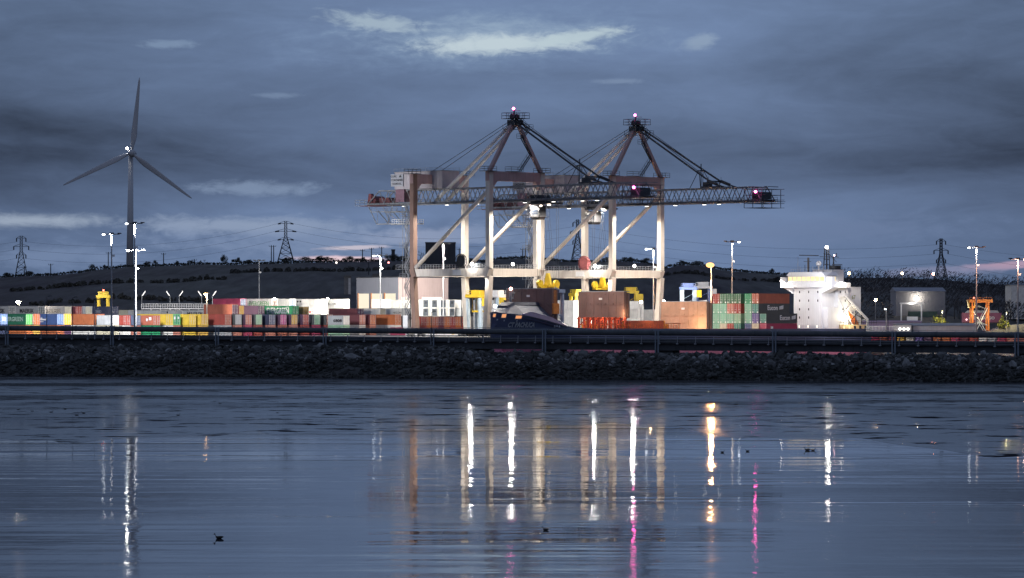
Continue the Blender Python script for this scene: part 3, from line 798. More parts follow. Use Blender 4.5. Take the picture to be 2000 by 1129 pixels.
# ---- white stacks on the quay behind the ship
VW = -60
for i, (px, tiers, L, wds) in enumerate([(985, 4, L40, 'between the near crane leg and the ship bow'), (1012, 4, L40, 'just left of the raised brown hatch cover'), (1120, 4, L40, 'right of the first raised hatch cover'), (1148, 4, L40, 'behind the far crane leg'),
                                         (1246, 4, L20, 'right of the second hatch cover'), (1292, 3, L40, 'beside the right leg of the far crane')]):
    for tr in range(tiers):
        yard(px, VW - (12 if i > 3 else 0), ZG + tr * 2.46 + 0.0 * tr, L, 2.456, 'white', 'white', label=f"white container {wds}, {('bottom', 'second', 'third', 'top')[tr]} of its stack", group='white containers stacked behind the ship', rods=False)

# ---- containers on the low apron at the right
cols = ['salmon', 'plum', 'crimson', 'brick red', 'dark red', 'ochre yellow', 'white', 'purple', 'plum', 'rust orange', 'orange', 'crimson', 'dark red', 'red', 'white', 'pale grey', 'crimson', 'salmon']
for i, c in enumerate(cols):
    u = 124.0; v = 20 + i * 3.1
    k = W(u + 3.0, v + 1.3)
    container((k.x, k.y, 1.8), A_U + math.pi, L20, HS, c, c, label=f"{c} container in the low row, " + ("leftmost of all" if i == 0 else f"between the {cols[i-1]} and the {cols[i+1] if i + 1 < len(cols) else chr(108)+'ast'} ones" if i + 1 < len(cols) else "rightmost of all"), group='low row of containers under the pipe', rods=False)
# ================================================================== SHIP-TO-SHORE CRANES
def crane(u0, tx, label, reel_mat, near_mat):
    t = empty('container_crane', W(u0, 0, ZG), A_V, label, 'crane', 'ship-to-shore container cranes')
    GX, GY = 13.75, 9.15; S = 1.35
    BB, BT = 34.0, 37.7          # boom bottom and top chord
    # legs
    for sx in (-1, 1):
        for sy in (-1, 1):
            m = MB(); x, y = sx * GX, sy * GY
            m.bar((x - sx * .0, y, 17.2), (x, y, 41.3), S, S, up=(1, 0, 0))
            m.bar((x + (.9 if sx < 0 else -1.0), y, 1.6), (x, y, 15.2), S * 1.02, S * 1.02, up=(1, 0, 0))
            m.bar((x + (.9 if sx < 0 else -1.0), y, 15.1), (x, y, 17.3), S * 1.25, S * 1.25, up=(1, 0, 0))
            for z in (20.5, 24, 28, 32): m.cbox((x, y - S / 2 - .02, z), (S * 1.0, .05, .08))
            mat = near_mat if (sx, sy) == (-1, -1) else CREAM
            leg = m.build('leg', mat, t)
            b = MB(); xx = x + (.9 if sx < 0 else -1.0)
            b.box(xx - .6, xx + .6, y - 3.4, y + 3.4, .95, 1.6)
            for k in (-2.6, -1.2, 1.2, 2.6): b.tube((xx - .35, y + k, .45), (xx + .35, y + k, .45), .45, 10)
            for k in (-1.9, 1.9): b.box(xx - .3, xx + .3, y + k - 1.2, y + k + 1.2, .5, .95)
            b.build('bogie', STEEL, leg)
            # long conduit up the leg
            MB().box(x - S / 2 - .10, x - S / 2 - .003, y - S / 2 + .1, y - S / 2 + .35, 2.5, 33).build('conduit', STEEL_D, leg)
    # portal beams along the boom direction (near and far), at 16 m
    for sy in (-1, 1):
        m = MB(); m.box(-GX + S / 2, GX - S / 2, sy * GY - .55, sy * GY + .55, 15.25, 17.15)
        for x in (-9, -4, 1, 6, 10): m.box(x - .05, x + .05, sy * GY - .58, sy * GY + .58, 15.2, 17.2)
        pb = m.build('portal_beam', CREAM, t)
        h = MB()
        for i in range(27): x = -GX + 1 + i * (2 * GX - 2) / 26; h.bar((x, sy * GY - .5, 17.15), (x, sy * GY - .5, 18.25), .07)
        for z in (17.7, 18.25): h.bar((-GX + 1, sy * GY - .5, z), (GX - 1, sy * GY - .5, z), .07)
        h.build('handrail', GALV, pb)
        if sy < 0:
            q = MB().box(1.2, 4.2, sy * GY - .62, sy * GY - .55, 15.55, 16.85).build('notice_board', WHITE, pb)
            MB().box(1.6, 3.8, sy * GY - .65, sy * GY - .62, 15.9, 16.5).build('notice_panel', STEEL, pb) if False else None
    for sx in (-1, 1):
        m = MB(); m.box(sx * GX - .55, sx * GX + .55, -GY + S / 2, GY - S / 2, 15.3, 17.1); m.build('sill_beam', CREAM, t)
    # top portal beams
    for sx in (-1, 1):
        m = MB(); m.box(sx * GX - .62, sx * GX + .62, -GY - .8, GY + .8, 39.0, 41.4)
        for y in (-6, -3, 0, 3, 6): m.box(sx * GX - .66, sx * GX + .66, y - .06, y + .06, 38.95, 41.45)
        m.prism([(-GY + .6, 37.0), (-GY + 2.4, 39.0), (-GY + .6, 39.0)], 'x', sx * GX - .5, sx * GX + .5); m.prism([(GY - .6, 37.0), (GY - 2.4, 39.0), (GY - .6, 39.0)], 'x', sx * GX - .5, sx * GX + .5)
        tb = m.build('top_beam', PINK_LIT, t)
        h = MB()
        for sy in (-1, 1):
            y = sy * (GY + .4); x = sx * GX
            h.box(x - 1.7, x + 1.7, y - 1.5, y + 1.5, 41.4, 41.5)
            for dx in (-1.6, 0, 1.6):
                for dy in (-1.4, 1.4): h.bar((x + dx, y + dy, 41.5), (x + dx, y + dy, 42.6), .07)
            for z in (42.05, 42.6):
                for dy in (-1.4, 1.4): h.bar((x - 1.6, y + dy, z), (x + 1.6, y + dy, z), .07)
                for dx in (-1.6, 1.6): h.bar((x + dx, y - 1.4, z), (x + dx, y + 1.4, z), .07)
        h.build('platform', STEEL_D, tb)
    # diagonals
    for sy in (-1, 1):
        MB().tube((-GX + .7, sy * GY, 17.4), (GX - .5, sy * GY, 36.6), .52, 10).build('diagonal_brace', CREAM, t, smooth=True)
    # boom: two truss girders
    XA, XB = -38.0, 59.0
    for sy in (-1, 1):
        y = sy * 2.6; m = MB()
        m.bar((-33.5, y, BT), (XB - 2.6, y, BT), .28, .28); m.bar((XA, y, BB + .2), (XB, y, BB + .2), .42, .62)
        n = 26; p = (XB - 2.6 + 33.5) / n
        for i in range(n):
            x = -33.5 + i * p
            m.bar((x, y, BT), (x + p / 2, y, BB + .4), .15); m.bar((x + p / 2, y, BB + .4), (x + p, y, BT), .15)
        m.bar((XB - 2.6, y, BT), (XB, y, BB + .3), .22); m.bar((-33.5, y, BT), (XA, y, BB + .3), .22)
        bg = m.build('boom_truss', STEEL, t)
        h = MB()
        yo = y + sy * 1.0
        h.box(XA, XB, min(y + sy * .25, yo), max(y + sy * .25, yo), BB + .0, BB + .08)
        for i in range(52): x = XA + i * (XB - XA) / 51; h.bar((x, yo, BB + .08), (x, yo, BB + 1.15), .06)
        for z in (BB + .6, BB + 1.15): h.bar((XA, yo, z), (XB, yo, z), .06)
        h.build('walkway', STEEL_D, bg)
    m = MB()
    for i in range(27):
        x = -33.5 + i * 3.6; m.bar((x, -2.6, BT), (x, 2.6, BT), .18)
        if i % 2 == 0 and i < 26: m.bar((x, -2.6, BT), (x + 3.6, 2.6, BT), .12)
    m.build('boom_cross_bracing', STEEL, t)
    # boom tip: cage, railings, red lamp
    m = MB()
    for x in (54.2, 57.1, 60.1):
        for y in (-3.6, 3.6): m.bar((x, y, BB - 1.6), (x, y, BT - .6), .12)
    for z in (BB - 1.6, BB - .5, BB + .4, BB + 1.6, BT - .6):
        for y in (-3.6, 3.6): m.bar((54.2, y, z), (61.3, y, z), .11)
        for x in (54.2, 57.1, 60.1): m.bar((x, -3.6, z), (x, 3.6, z), .11)
    m.box(55.2, 58.5, -1.8, 1.8, BB + .6, BB + 2.4); m.box(54.0, 61.6, -3.7, 3.7, BB - .1, BB)
    tip = m.build('boom_tip_cage', STEEL_D, t)
    MB().ball((58.2, -3.8, BB + 2.4), .34).build('warning_lamp', LAMP_P, tip)
    # back end: hoist gear and hanging platform
    m = MB()
    m.box(-40.5, -30.5, -2.9, 2.9, BB - .15, BB - .02)
    m.tube((-37, -1.8, BB + 1.3), (-37, 1.8, BB + 1.3), 1.2, 12); m.box(-34.8, -32.8, -1.4, 1.4, BB, BB + 1.9); m.tube((-31.7, -1.5, BB + 1.1), (-31.7, 1.5, BB + 1.1), .9, 12); m.prism([(-38.6, BB), (-36.4, BB), (-37.2, BB + 3.1), (-38.0, BB + 3.1)], 'y', -2.2, -1.2)
    m.build('rope_gear', shade('dark_red_gear', (.12, .035, .04), .6), t)
    m = MB()
    for x in (-42.4, -40.6, -38.8):
        for y in (-2.9, 2.9): m.bar((x, y, BB), (x, y, BB + 1.5), .08)
    for z in (BB + .02, BB + .8, BB + 1.5):
        for y in (-2.9, 2.9): m.bar((-42.4, y, z), (-38, y, z), .08)
        m.bar((-42.4, -2.9, z), (-42.4, 2.9, z), .08)
    for y in (-2.6, 2.6):
        m.bar((-37.8, y, BB), (-34.5, y, BB - 4.9), .16); m.bar((-34.5, y, BB - 4.9), (-22.5, y, BB - 4.9), .2, .3)
        m.bar((-28.5, y, BB), (-30.2, y, BB - 4.9), .14); m.bar((-34, y, BB - 1.4), (-30, y, BB - 4.9), .3, .1); m.bar((-31.5, y, BB - 1.4), (-25, y, BB - 4.9), .12)
        m.bar((-36.9, y, BB - 1.7), (-26.8, y, BB - 1.7), .18, .2)
        for x in (-36.5, -34.5, -32.5, -30.5, -28.5, -26.8):
            m.bar((x, y, BB - 1.7), (x, y, BB - .6), .07)
        m.bar((-36.5, y, BB - .6), (-26.8, y, BB - .6), .07); m.bar((-36.5, y, BB - 1.15), (-26.8, y, BB - 1.15), .06)
        m.bar((-30.2, y, BB - 1.7), (-30.2, y, BB - 4.9), .1); m.bar((-34.2, y, BB - 1.7), (-34.2, y, BB - 4.9), .08)
    m.box(-36.5, -27, -2.5, 2.5, BB - 1.66, BB - 1.60)
    hp = m.build('hanging_platform', GALV, t)
    m = MB(); m.box(-28.8, -22.4, -2.8, 2.8, BB - 5.0, BB - 4.9)
    for i in range(8):
        for y in (-2.7, 2.7): m.bar((-28.6 + i * .87, y, BB - 4.9), (-28.6 + i * .87, y, BB - 3.8), .08)
    for y in (-2.7, 2.7):
        for z in (BB - 4.35, BB - 3.8): m.bar((-28.6, y, z), (-22.5, y, z), .08)
    m.build('white_landing', WHITE, hp)
    # machinery house with the port sign
    m = MB(); m.box(-27.2, -9.6, -3.1, 3.1, BT + .25, BT + 4.6)
    for i in range(30): m.box(-27 + i * .6, -26.85 + i * .6, -3.14, -3.1, BT + .3, BT + 4.55)
    mh = m.build('machinery_house', shade('house_cladding', (.36, .33, .35), .6, 0, .1, .5, .2), t)
    m = MB(); m.box(-27.4, -9.4, -3.3, 3.3, BT + 4.6, BT + 4.75)
    for i in range(10):
        for y in (-3.2, 3.2): m.bar((-27.3 + i * 1.96, y, BT + 4.75), (-27.3 + i * 1.96, y, BT + 5.5), .05)
    for y in (-3.2, 3.2): m.bar((-27.3, y, BT + 5.5), (-9.6, y, BT + 5.5), .05)
    m.build('roof', STEEL, mh)
    sg = MB().box(-28.3, -23.7, -3.4, -3.2, BT + 1.0, BT + 4.1).build('sign', shade('sign_white', (.30, .31, .34), .5, 0, .05), mh)
    lettering('CORK', .80, BLACKL, sg, (-27.2, -3.405, BT + 3.55), '-y', .02, 1.0)
    lettering('CONTAINER', .80, BLACKL, sg, (-26.0, -3.405, BT + 2.6), '-y', .03, .95)
    lettering('TERMINAL', .80, BLACKL, sg, (-26.1, -3.405, BT + 1.65), '-y', .01, 1.0)
    MB().prism([(-25.2, BT + 3.3), (-24.3, BT + 3.3), (-24.45, BT + 3.7), (-24.75, BT + 3.95), (-25.05, BT + 3.7)], 'y', -3.43, -3.401).build('emblem', BLACKL, sg)
    MB().box(-26.6, -23.4, -3.3, 1.5, BT - 3.0, BT + .2).build('electrical_cabin', shade('maroon_cabin', (.16, .09, .12), .55), t)
    # apex mast
    AZm = 53.8
    for sy in (-1, 1):
        MB().bar((GX, sy * GY, 41.4), (GX, sy * .75, AZm), .85, .85, up=(1, 0, 0)).build('mast_leg', PINK_LIT, t)
    m = MB(); m.box(GX - 1.3, GX + 1.3, -1.6, 1.6, AZm - .6, AZm + .7)
    m.box(GX - 2.6, GX + 2.8, -2.4, 2.4, AZm + 1.0, AZm + 1.1)
    for dx in (-2.5, -.8, 1.0, 2.7):
        for dy in (-2.3, 0, 2.3): m.bar((GX + dx, dy, AZm + 1.1), (GX + dx, dy, AZm + 2.5), .08)
    for z in (AZm + 1.8, AZm + 2.5):
        for dy in (-2.3, 2.3): m.bar((GX - 2.5, dy, z), (GX + 2.7, dy, z), .09)
        for dx in (-2.5, 2.7): m.bar((GX + dx, -2.3, z), (GX + dx, 2.3, z), .09)
    for y in (-.8, .8): m.tube((GX - .3, y - .25, AZm + 1.5), (GX - .3, y + .25, AZm + 1.5), .75, 12)
    m.box(GX - 2.6, GX - 1.1, -2.0, 2.0, AZm - 1.6, AZm - 1.5); m.bar((GX - 2.5, -1.9, AZm - 1.5), (GX - 2.5, -1.9, AZm - .5), .08); m.bar((GX - 2.5, -1.9, AZm - .5), (GX - 1.2, -1.9, AZm - .5), .08)
    m.bar((GX - .4, 0, AZm + 1), (GX - .4, 0, AZm + 3.4), .3); m.bar((GX - .4, 0, AZm + 3.2), (GX + 1.8, 0, AZm + 3.0), .1)
    hd = m.build('masthead', STEEL_D, t)
    MB().ball((GX - .4, -.2, AZm + 3.6), .34).build('warning_lamp', LAMP_P, hd)
    # stays
    for y in (-.9, .9):
        MB().tube((GX - .6, y, AZm - .4), (-GX + 1.0, y * 2.2, BB + .9), .46, 8).build('backstay', WHITE, t, smooth=True)
        m = MB(); m.bar((GX + .6, y, AZm + .2), (41, y * 2.4, BT + 1.9), .26, .42); m.build('forestay', STEEL_D, t)
        m = MB(); m.bar((GX + 1.0, y * .5, AZm + 1.0), (38.5, y * 1.6, BT + 3.4), .10); m.build('hoist_rope', STEEL_D, t)
        m = MB(); m.bar((GX - 1.0, y * .7, AZm + .6), (-15, y * 1.6, BT + 4.6), .10); m.build('luffing_rope', STEEL_D, t)
    m = MB()
    for y in (-2.4, 2.4):
        m.bar((41, y, BT + 1.9), (44, y, BT + .9), .5, .7); m.bar((39.5, y, BT + .2), (41, y, BT + 1.9), .24); m.bar((44, y, BT + .9), (46.5, y, BT + .2), .24); m.box(38.6, 45.8, y - .5, y + .5, BT + .18, BT + .5)
        m.bar((41, y, BT + 1.9), (41, y, BT + 3.0), .06)
    m.box(39.2, 41.0, -2.4, -.9, BT + .4, BT + 1.6)
    m.bar((40.6, -2.4, BT + 1.8), (40.6, 2.4, BT + 1.8), .4)
    m.build('stay_anchor', STEEL_D, t)
    m = MB()
    for y in (-2.5, 2.5):
        m.bar((34.6, y, BT), (36.2, y * .35, BT + 4.6), .16); m.bar((38.4, y, BT), (36.4, y * .35, BT + 4.6), .16)
    m.bar((36.3, 0, BT + .1), (36.3, 0, BT + 6.4), .18); m.box(35.8, 36.8, -1, 1, BT + 4.5, BT + 4.75)
    m.build('luffing_frame', STEEL_D, t)
    # stair on the mast leg
    def flight(m, a, b, wd=.7, rail=1.0):
        a = Vector(a); b = Vector(b); d = (b - a); side = Vector((-d.y, d.x, 0)); side = side.normalized() if side.length > .01 else Vector((1, 0, 0))
        for sg in (-1, 1):
            o = side * sg * wd / 2
            m.bar(a + o, b + o, .09, .22); m.bar(a + o + Vector((0, 0, rail)), b + o + Vector((0, 0, rail)), .06)
            for k in range(5):
                p = a + d * (k / 4) + o; m.bar(p, p + Vector((0, 0, rail)), .05)
        n = max(3, int(abs(d.z) / .3))
        for k in range(n):
            p = a + d * (k / n); m.bar(p - side * wd / 2, p + side * wd / 2, .2, .04)
    def landing(m, c, sx=1.6, sy=1.4):
        x, y, z = c; m.box(x - sx / 2, x + sx / 2, y - sy / 2, y + sy / 2, z - .08, z)
        for dx in (-sx / 2, sx / 2):
            for dy in (-sy / 2, sy / 2): m.bar((x + dx, y + dy, z), (x + dx, y + dy, z + 1.1), .06)
            for zz in (.55, 1.1): m.bar((x + dx, y - sy / 2, z + zz), (x + dx, y + sy / 2, z + zz), .06)
        for dy in (-sy / 2, sy / 2):
            for zz in (.55, 1.1): m.bar((x - sx / 2, y + dy, z + zz), (x + sx / 2, y + dy, z + zz), .06)
    m = MB(); landing(m, (GX, -.3, 41.6), 2.2, 4.4); flight(m, (GX, 1.6, 41.6), (GX - .2, 5.6, 45.8)); flight(m, (GX, 5.6, 45.8), (GX, 2.3, 50)); landing(m, (GX, 2.0, 50)); flight(m, (GX, 2.6, 50), (GX, 4.8, 52.2)); landing(m, (GX, 4.9, 52.4)); flight(m, (GX, 4.4, 52.4), (GX, 1.9, 54.2))
    m.build('mast_stair', STEEL_D, t)
    # zig-zag stair tower on the landside near leg
    m = MB(); x0, x1 = -16.4, -14.7; y = -GY - .3; z = 2.0; k = 0; side = 0
    while z < 32.5:
        a = (x0 if k % 2 == 0 else x1, y, z); b = (x1 if k % 2 == 0 else x0, y, z + 2.6); flight(m, a, b, .75)
        z += 2.6
        if k % 3 == 1: landing(m, (x0 - .5, y, z), 1.9, 1.5)
        m.bar((-GX - .6, y, z), (x0 - .6, y, z), .09)
        k += 1
    m.bar((x0 - .5, y - .5, 1.6), (x0 - .5, y - .5, 33.5), .10); m.bar((x0 - .5, y + .5, 1.6), (x0 - .5, y + .5, 33.5), .10)
    landing(m, (-16.5, y, 17.2), 4.6, 2.2)
    m.build('stair_tower', STEEL, t)
    MB().box(-16.6, -14.9, -GY - 1.0, -GY + .4, 1.9, 5.4).build('electrical_cabinet', WHITE, t)
    # cable reel on the far portal beam side
    m = MB(); cx, cy, cz = 4.9, -GY - 1.3, 19.0
    for k in range(26):
        a = 6.28319 * k / 26; m.bar((cx + .5 * math.cos(a), cy, cz + .5 * math.sin(a)), (cx + 1.75 * math.cos(a), cy, cz + 1.75 * math.sin(a)), .09, .25, up=(0, 1, 0))
        a2 = a + 6.28319 / 26
        for r, yy in ((1.8, -.25), (1.8, .25), (1.2, .0)): m.bar((cx + r * math.cos(a), cy + yy, cz + r * math.sin(a)), (cx + r * math.cos(a2), cy + yy, cz + r * math.sin(a2)), .14)
    m.tube((cx, cy - .22, cz), (cx, cy + .22, cz), 1.45, 24); m.bar((cx, cy, cz), (cx, -GY, 17.2), .35)
    m.build('cable_reel', reel_mat, t)
    # portal floodlights (lit)
    for (x, y) in ((8.4, -GY - .6), (GX + .2, -.8)):
        m = MB().bar((x, y, 17.1), (x, y, 17.9), .1).box(x - .35, x + .35, y - .15, y + .2, 17.9, 18.6).build('floodlight', STEEL_D, t)
        MB().ball((x, y - .25, 18.25), .40, 10, 8).build('bulb', LAMP_W, m)
    # boom floodlights
    for i, x in enumerate((-24, -8, 3, 20, 30, 40, 45)):
        m = MB().box(x - .5, x + .5, -3.2, -2.5, BB - .45, BB - .15).build('floodlight', STEEL_D, t)
        MB().box(x - .42, x + .42, -3.12, -2.58, BB - .50, BB - .452).build('bulb', glow('boom_flood', (1, .97, .9), 7), m)
    # trolley under the boom, and its cab
    m = MB(); x = tx
    m.box(x - 4.2, x + 3.2, -2.4, 2.4, BB - .9, BB - .5)
    for yy in (-2.5, 2.5):
        for dx in (-4, -2, 0, 2): m.bar((x + dx, yy, BB - .9), (x + dx, yy, BB + 1.0), .1)
        m.bar((x - 4, yy, BB + 1.0), (x + 2, yy, BB + 1.0), .1); m.bar((x - 4, yy, BB + .3), (x + 2, yy, BB + .3), .08)
    for k in (-3, -1, 1): m.tube((x + k, -1.9, BB - .2), (x + k, 1.9, BB - .2), .55, 10)
    m.box(x - 3.9, x - 1.0, -2.0, 2.0, BB - .5, BB + 1.4)
    tr = m.build('trolley', STEEL_D, t)
    m = MB(); m.box(x - 4.4, x - 1.7, -1.3, 1.3, BB - 4.0, BB - 1.2); m.prism([(x - 4.4, BB - 4.0), (x - 1.7, BB - 4.0), (x - 2.2, BB - 4.7), (x - 3.9, BB - 4.7)], 'y', -1.2, 1.2)
    for dx in (-4.6, -1.5): m.bar((x + dx, -1.4, BB - 4.0), (x + dx, -1.4, BB - .9), .12)
    m.box(x - 5.2, x - 1.2, -1.9, 1.9, BB - 4.1, BB - 4.0)
    for dx in (-5.1, -3.2, -1.3): m.bar((x + dx, -1.8, BB - 4.0), (x + dx, -1.8, BB - 3.0), .07)
    m.bar((x - 5.1, -1.8, BB - 3.0), (x - 1.3, -1.8, BB - 3.0), .07)
    cabn = m.build('operator_cab', shade('cab_dark', (.06, .06, .065), .5), tr)
    MB().box(x - 4.2, x - 1.9, -1.33, -1.301, BB - 3.4, BB - 2.2).build('window', GLASS_D, cabn)
    m = MB().box(x - 1.5, x - .9, -1.2, -.9, BB - 1.5, BB - 1.1).box(x + 2.0, x + 2.7, -2.0, -1.5, BB - 1.3, BB - .95).build('trolley_lamp', glow('trolley_flood', (1, .85, .7), 5), tr)
    return t
crane1 = crane(0, 25.0, 'nearer container crane with the port sign and long truss boom at left', shade('black_reel', (.03, .03, .035), .6), shade('shaded_leg_paint', (.20, .125, .10), .55, 0, .2, .3, .5, (.08, .05, .04)))  # unlit near landside leg: its shade is put into a darker red-brown
U2 = u_px(1245, 13.75) - u_px(1008, 13.75)
crane2 = crane(U2, 1.5, 'farther container crane with its boom reaching out to the right', shade('red_reel', (.26, .07, .07), .6), CREAM)

def spreader(u0, x, z, label, cols):
    t = empty('crane_spreader', W(u0, x, z), A_V, label, 'spreader', 'yellow spreaders hanging from the cranes')
    m = MB(); m.box(-.7, .7, -3.2, 3.2, 0, .5); m.box(-1.2, 1.2, -1.2, 1.2, .5, 1.0)
    m.build('headblock', YELLOW, t)
    MB().prism([(-1.1, 1.0), (1.1, 1.0), (.35, 3.9), (-.35, 3.9)], 'y', -.35, .35).build('cable_basket', YELLOW, t)
    for sy in (-1, 1):
        MB().tube((-.35, sy * 2.9, 1.25), (.35, sy * 2.9, 1.25), .95, 16).tube((-.42, sy * 2.9, 1.25), (.42, sy * 2.9, 1.25), .3, 10).build('sheave', cols, t)
    top = ZG + 33.2 - z
    for dx in (-.5, .5):
        for sy in (-1, 1):
            for o in (-.35, .35): MB().bar((dx, sy * 2.9 + o, 1.6), (dx * 3.5, sy * 1.6 + o, top), .045).build('rope', STEEL_D, t)
    return t
spreader(0, 25.3, 16.3, 'yellow spreader with a triangular basket above the first raised hatch cover', YELLOW)
spreader(U2, 1.5, 16.4, 'yellow spreader between round sheaves above the second raised hatch cover', YELLOW)

# ================================================================== SHIP
VS0 = 27.0; HBM = 9.6
HULL_M = shade('hull_navy_paint', (.105, .12, .195), .45, 0, .12, .2, .2, (.10, .08, .07))
BOOT_M = shade('hull_boot_red', (.72, .24, .34), .6, 0, .15, .4, .2)
UB = u_px(958, VS0); US = u_px(1690, VS0 + 6)
SL = US - UB
ship = empty('container_ship', W(UB, VS0, 0), A_U, 'dark blue feeder container ship lettered CT PACHUCA, white wheelhouse aft', 'ship')
# local frame: x runs aft from the stem, -y is the near (camera) side
def hb(x, f):      # half breadth at height fraction f (0 waterline .. 1 rail)
    bx = x - (1 - f) ** 1.2 * 5.2
    if bx <= 0: return .02
    k = min(1, bx / (24 - 7 * f)); b = HBM * (1 - (1 - k) ** 2.2)
    if x > SL - 12: b *= 1 - .16 * ((x - SL + 12) / 12) ** 2 * (1.4 - f)
    return max(.02, b)
RAIL = [(0, 10.5), (6.5, 9.6), (12, 8.15), (16, 7.15), (20, 6.6), (26.5, 6.25), (400, 6.25)]
def rail(x):
    for (a, b), (c, d) in zip(RAIL, RAIL[1:]):
        if x <= c: return b + (d - b) * (x - a) / (c - a)
    return 6.25
xs = [0, .6, 1.5, 3, 4.5, 6, 8, 10, 12, 14, 16, 18, 20, 22, 24, 26.5, 30, 40, 60, 80, 100, SL - 12, SL - 6, SL]
zf = [0, .10, .2001, .35, .5, .65, .8, .92, 1.0]
def hp(x, f, sgn): 
    z = -1.5 + (rail(x) + 1.5) * f
    zr = max(0, z) / 10.4
    return (x, sgn * hb(x, min(1, zr ** .8 + .02)), z)
m = MB()
for sgn in (-1, 1):
    rings = [[hp(x, f, sgn) for f in [(1.5 + 2.1) / (rail(x) + 1.5) + (1 - (1.5 + 2.1) / (rail(x) + 1.5)) * q / 6 for q in range(7)]] for x in xs]
    if sgn > 0: rings = [list(reversed(r)) for r in rings]
    m.loft(rings, mi=0)
    rings = [[hp(x, (1.5 + 2.1) / (rail(x) + 1.5) * q / 3, sgn) for q in range(4)] for x in xs]
    if sgn > 0: rings = [list(reversed(r)) for r in rings]
    m.loft(rings, mi=1)
tr_ = [hp(SL, f, -1) for f in zf] + [hp(SL, f, 1) for f in reversed(zf)]
m.add(tr_, [tuple(range(len(tr_)))], 0)
m.ball((2.2, 0, -.4), 1.6, 12, 8, (2.2, .9, 1), mi=1)
hull = m.build('hull', [HULL_M, BOOT_M], ship)
m = MB(); dk = [[(x, -hb(x, 1) + .15, rail(x) - (.9 if x < 27 else .25)), (x, hb(x, 1) - .15, rail(x) - (.9 if x < 27 else .25))] for x in xs]
m.loft(dk); m.build('deck', shade('deck_red_brown', (.22, .09, .07), .7, 0, .3, .5), hull)
lettering('CT PACHUCA', 1.6, WHITEL, hull, (6.0, -9.30, 7.25), '-y', .07, .52)
hull.children[-1].name = 'ship_name'
nm = hull.children[-1]
# bend the name onto the hull plating
for v in nm.data.vertices:
    x, z = v.co.x, v.co.z; v.co.y = -hb(x, min(1, (max(0, z) / 10.4) ** .8 + .02)) - .06
m = MB()
for (x, z) in [(13.4, 7.1), (14.0, 7.2), (14.7, 7.1)]: m.box(x, x + .25, -hb(x, .8) - .06, -hb(x, .8) + .4, z - .4, z + .1)
m.build('draught_marks', WHITEL, hull)
# whaleback: pale shelter over the forecastle, dark roof strip
def wtop(x): 
    if x < 2: return 10.5
    if x < 6: return 10.5 + (12.5 - 10.5) * (x - 2) / 4
    if x < 14: return 12.5
    if x < 21: return 12.5 + (7.4 - 12.5) * (x - 14) / 7
    return 7.4 - (x - 21) * .5
m = MB(); rings = []
for x in [1.2, 2.5, 4, 6, 8, 10, 12, 14, 16, 18, 20, 21.5]:
    b = hb(x, 1); r = rail(x) + .02; tp = max(r + .05, wtop(x))
    rings.append([(x, -b + .12, r - .3), (x, -b + .12, r + .02), (x, -b * .62, r + (tp - r) * .62), (x, -b * .30, tp), (x, b * .30, tp), (x, b * .62, r + (tp - r) * .62), (x, b - .12, r + .02), (x, b - .12, r - .3)])
m.loft(rings); m.build('whaleback', shade('whaleback_grey', (.13, .14, .175), .5, 0, .08, .4), ship)
m = MB(); rings = []
for x in [4.2, 6, 8, 10, 12, 14, 16, 18, 19.5]:
    b = hb(x, 1); tp = wtop(x); rings.append([(x, -b * .42, tp - .35), (x, -b * .36, tp + .42), (x, b * .36, tp + .42), (x, b * .42, tp - .35)])
m.loft(rings, caps=True); m.build('whaleback_roof', shade('whaleback_dark', (.05, .055, .085), .5), ship)
def hullpatch(name, mat, x0, x1, z0, z1, out=.05, parent=hull):
    m = MB(); ring = []
    for q in range(7):
        x = x0 + (x1 - x0) * q / 6
        ring.append([(x, -hb(x, min(1, (z / 10.4) ** .8 + .02)) - out, z) for z in (z0, z1)])
    m.loft(ring); return m.build(name, mat, parent)
for (x0, x1, z0, z1) in [(.45, .85, 9.25, 10.0), (1.9, 2.6, 9.1, 9.95), (4.4, 5.5, 8.85, 9.55)]:
    hullpatch('mooring_opening', WIN_O, x0, x1, z0, z1); hullpatch('opening_frame', WHITE, x0 - .08, x1 + .08, z0 - .15, z1 + .15, .03)
for (x0, z0) in [(1.2, 8.4), (2.4, 8.2), (4.7, 8.1)]: hullpatch('hawse_plate', WHITE, x0, x0 + .2, z0, z0 + .35)
m = MB(); ring = []
for q in range(21):
    x = 5.2 + 11.6 * q / 20; hg = .05 + 1.05 * min(1, (x - 5.2) / 2.2) * min(1, max(.12, (16.8 - x) / 4.5))
    ring.append([(x, -hb(x, 1) - .03, rail(x) - .02), (x, -hb(x, 1) - .03, rail(x) + hg), (x, -hb(x, 1) + .12, rail(x) + hg), (x, -hb(x, 1) + .12, rail(x) - .02)])
m.loft(ring, closed=True, caps=True); m.build('bulwark', shade('lamplit_bulwark', (.46, .36, .46), .5, 0, .2, .6), ship)  # lilac: lamp light on the bulwark, put into its colour
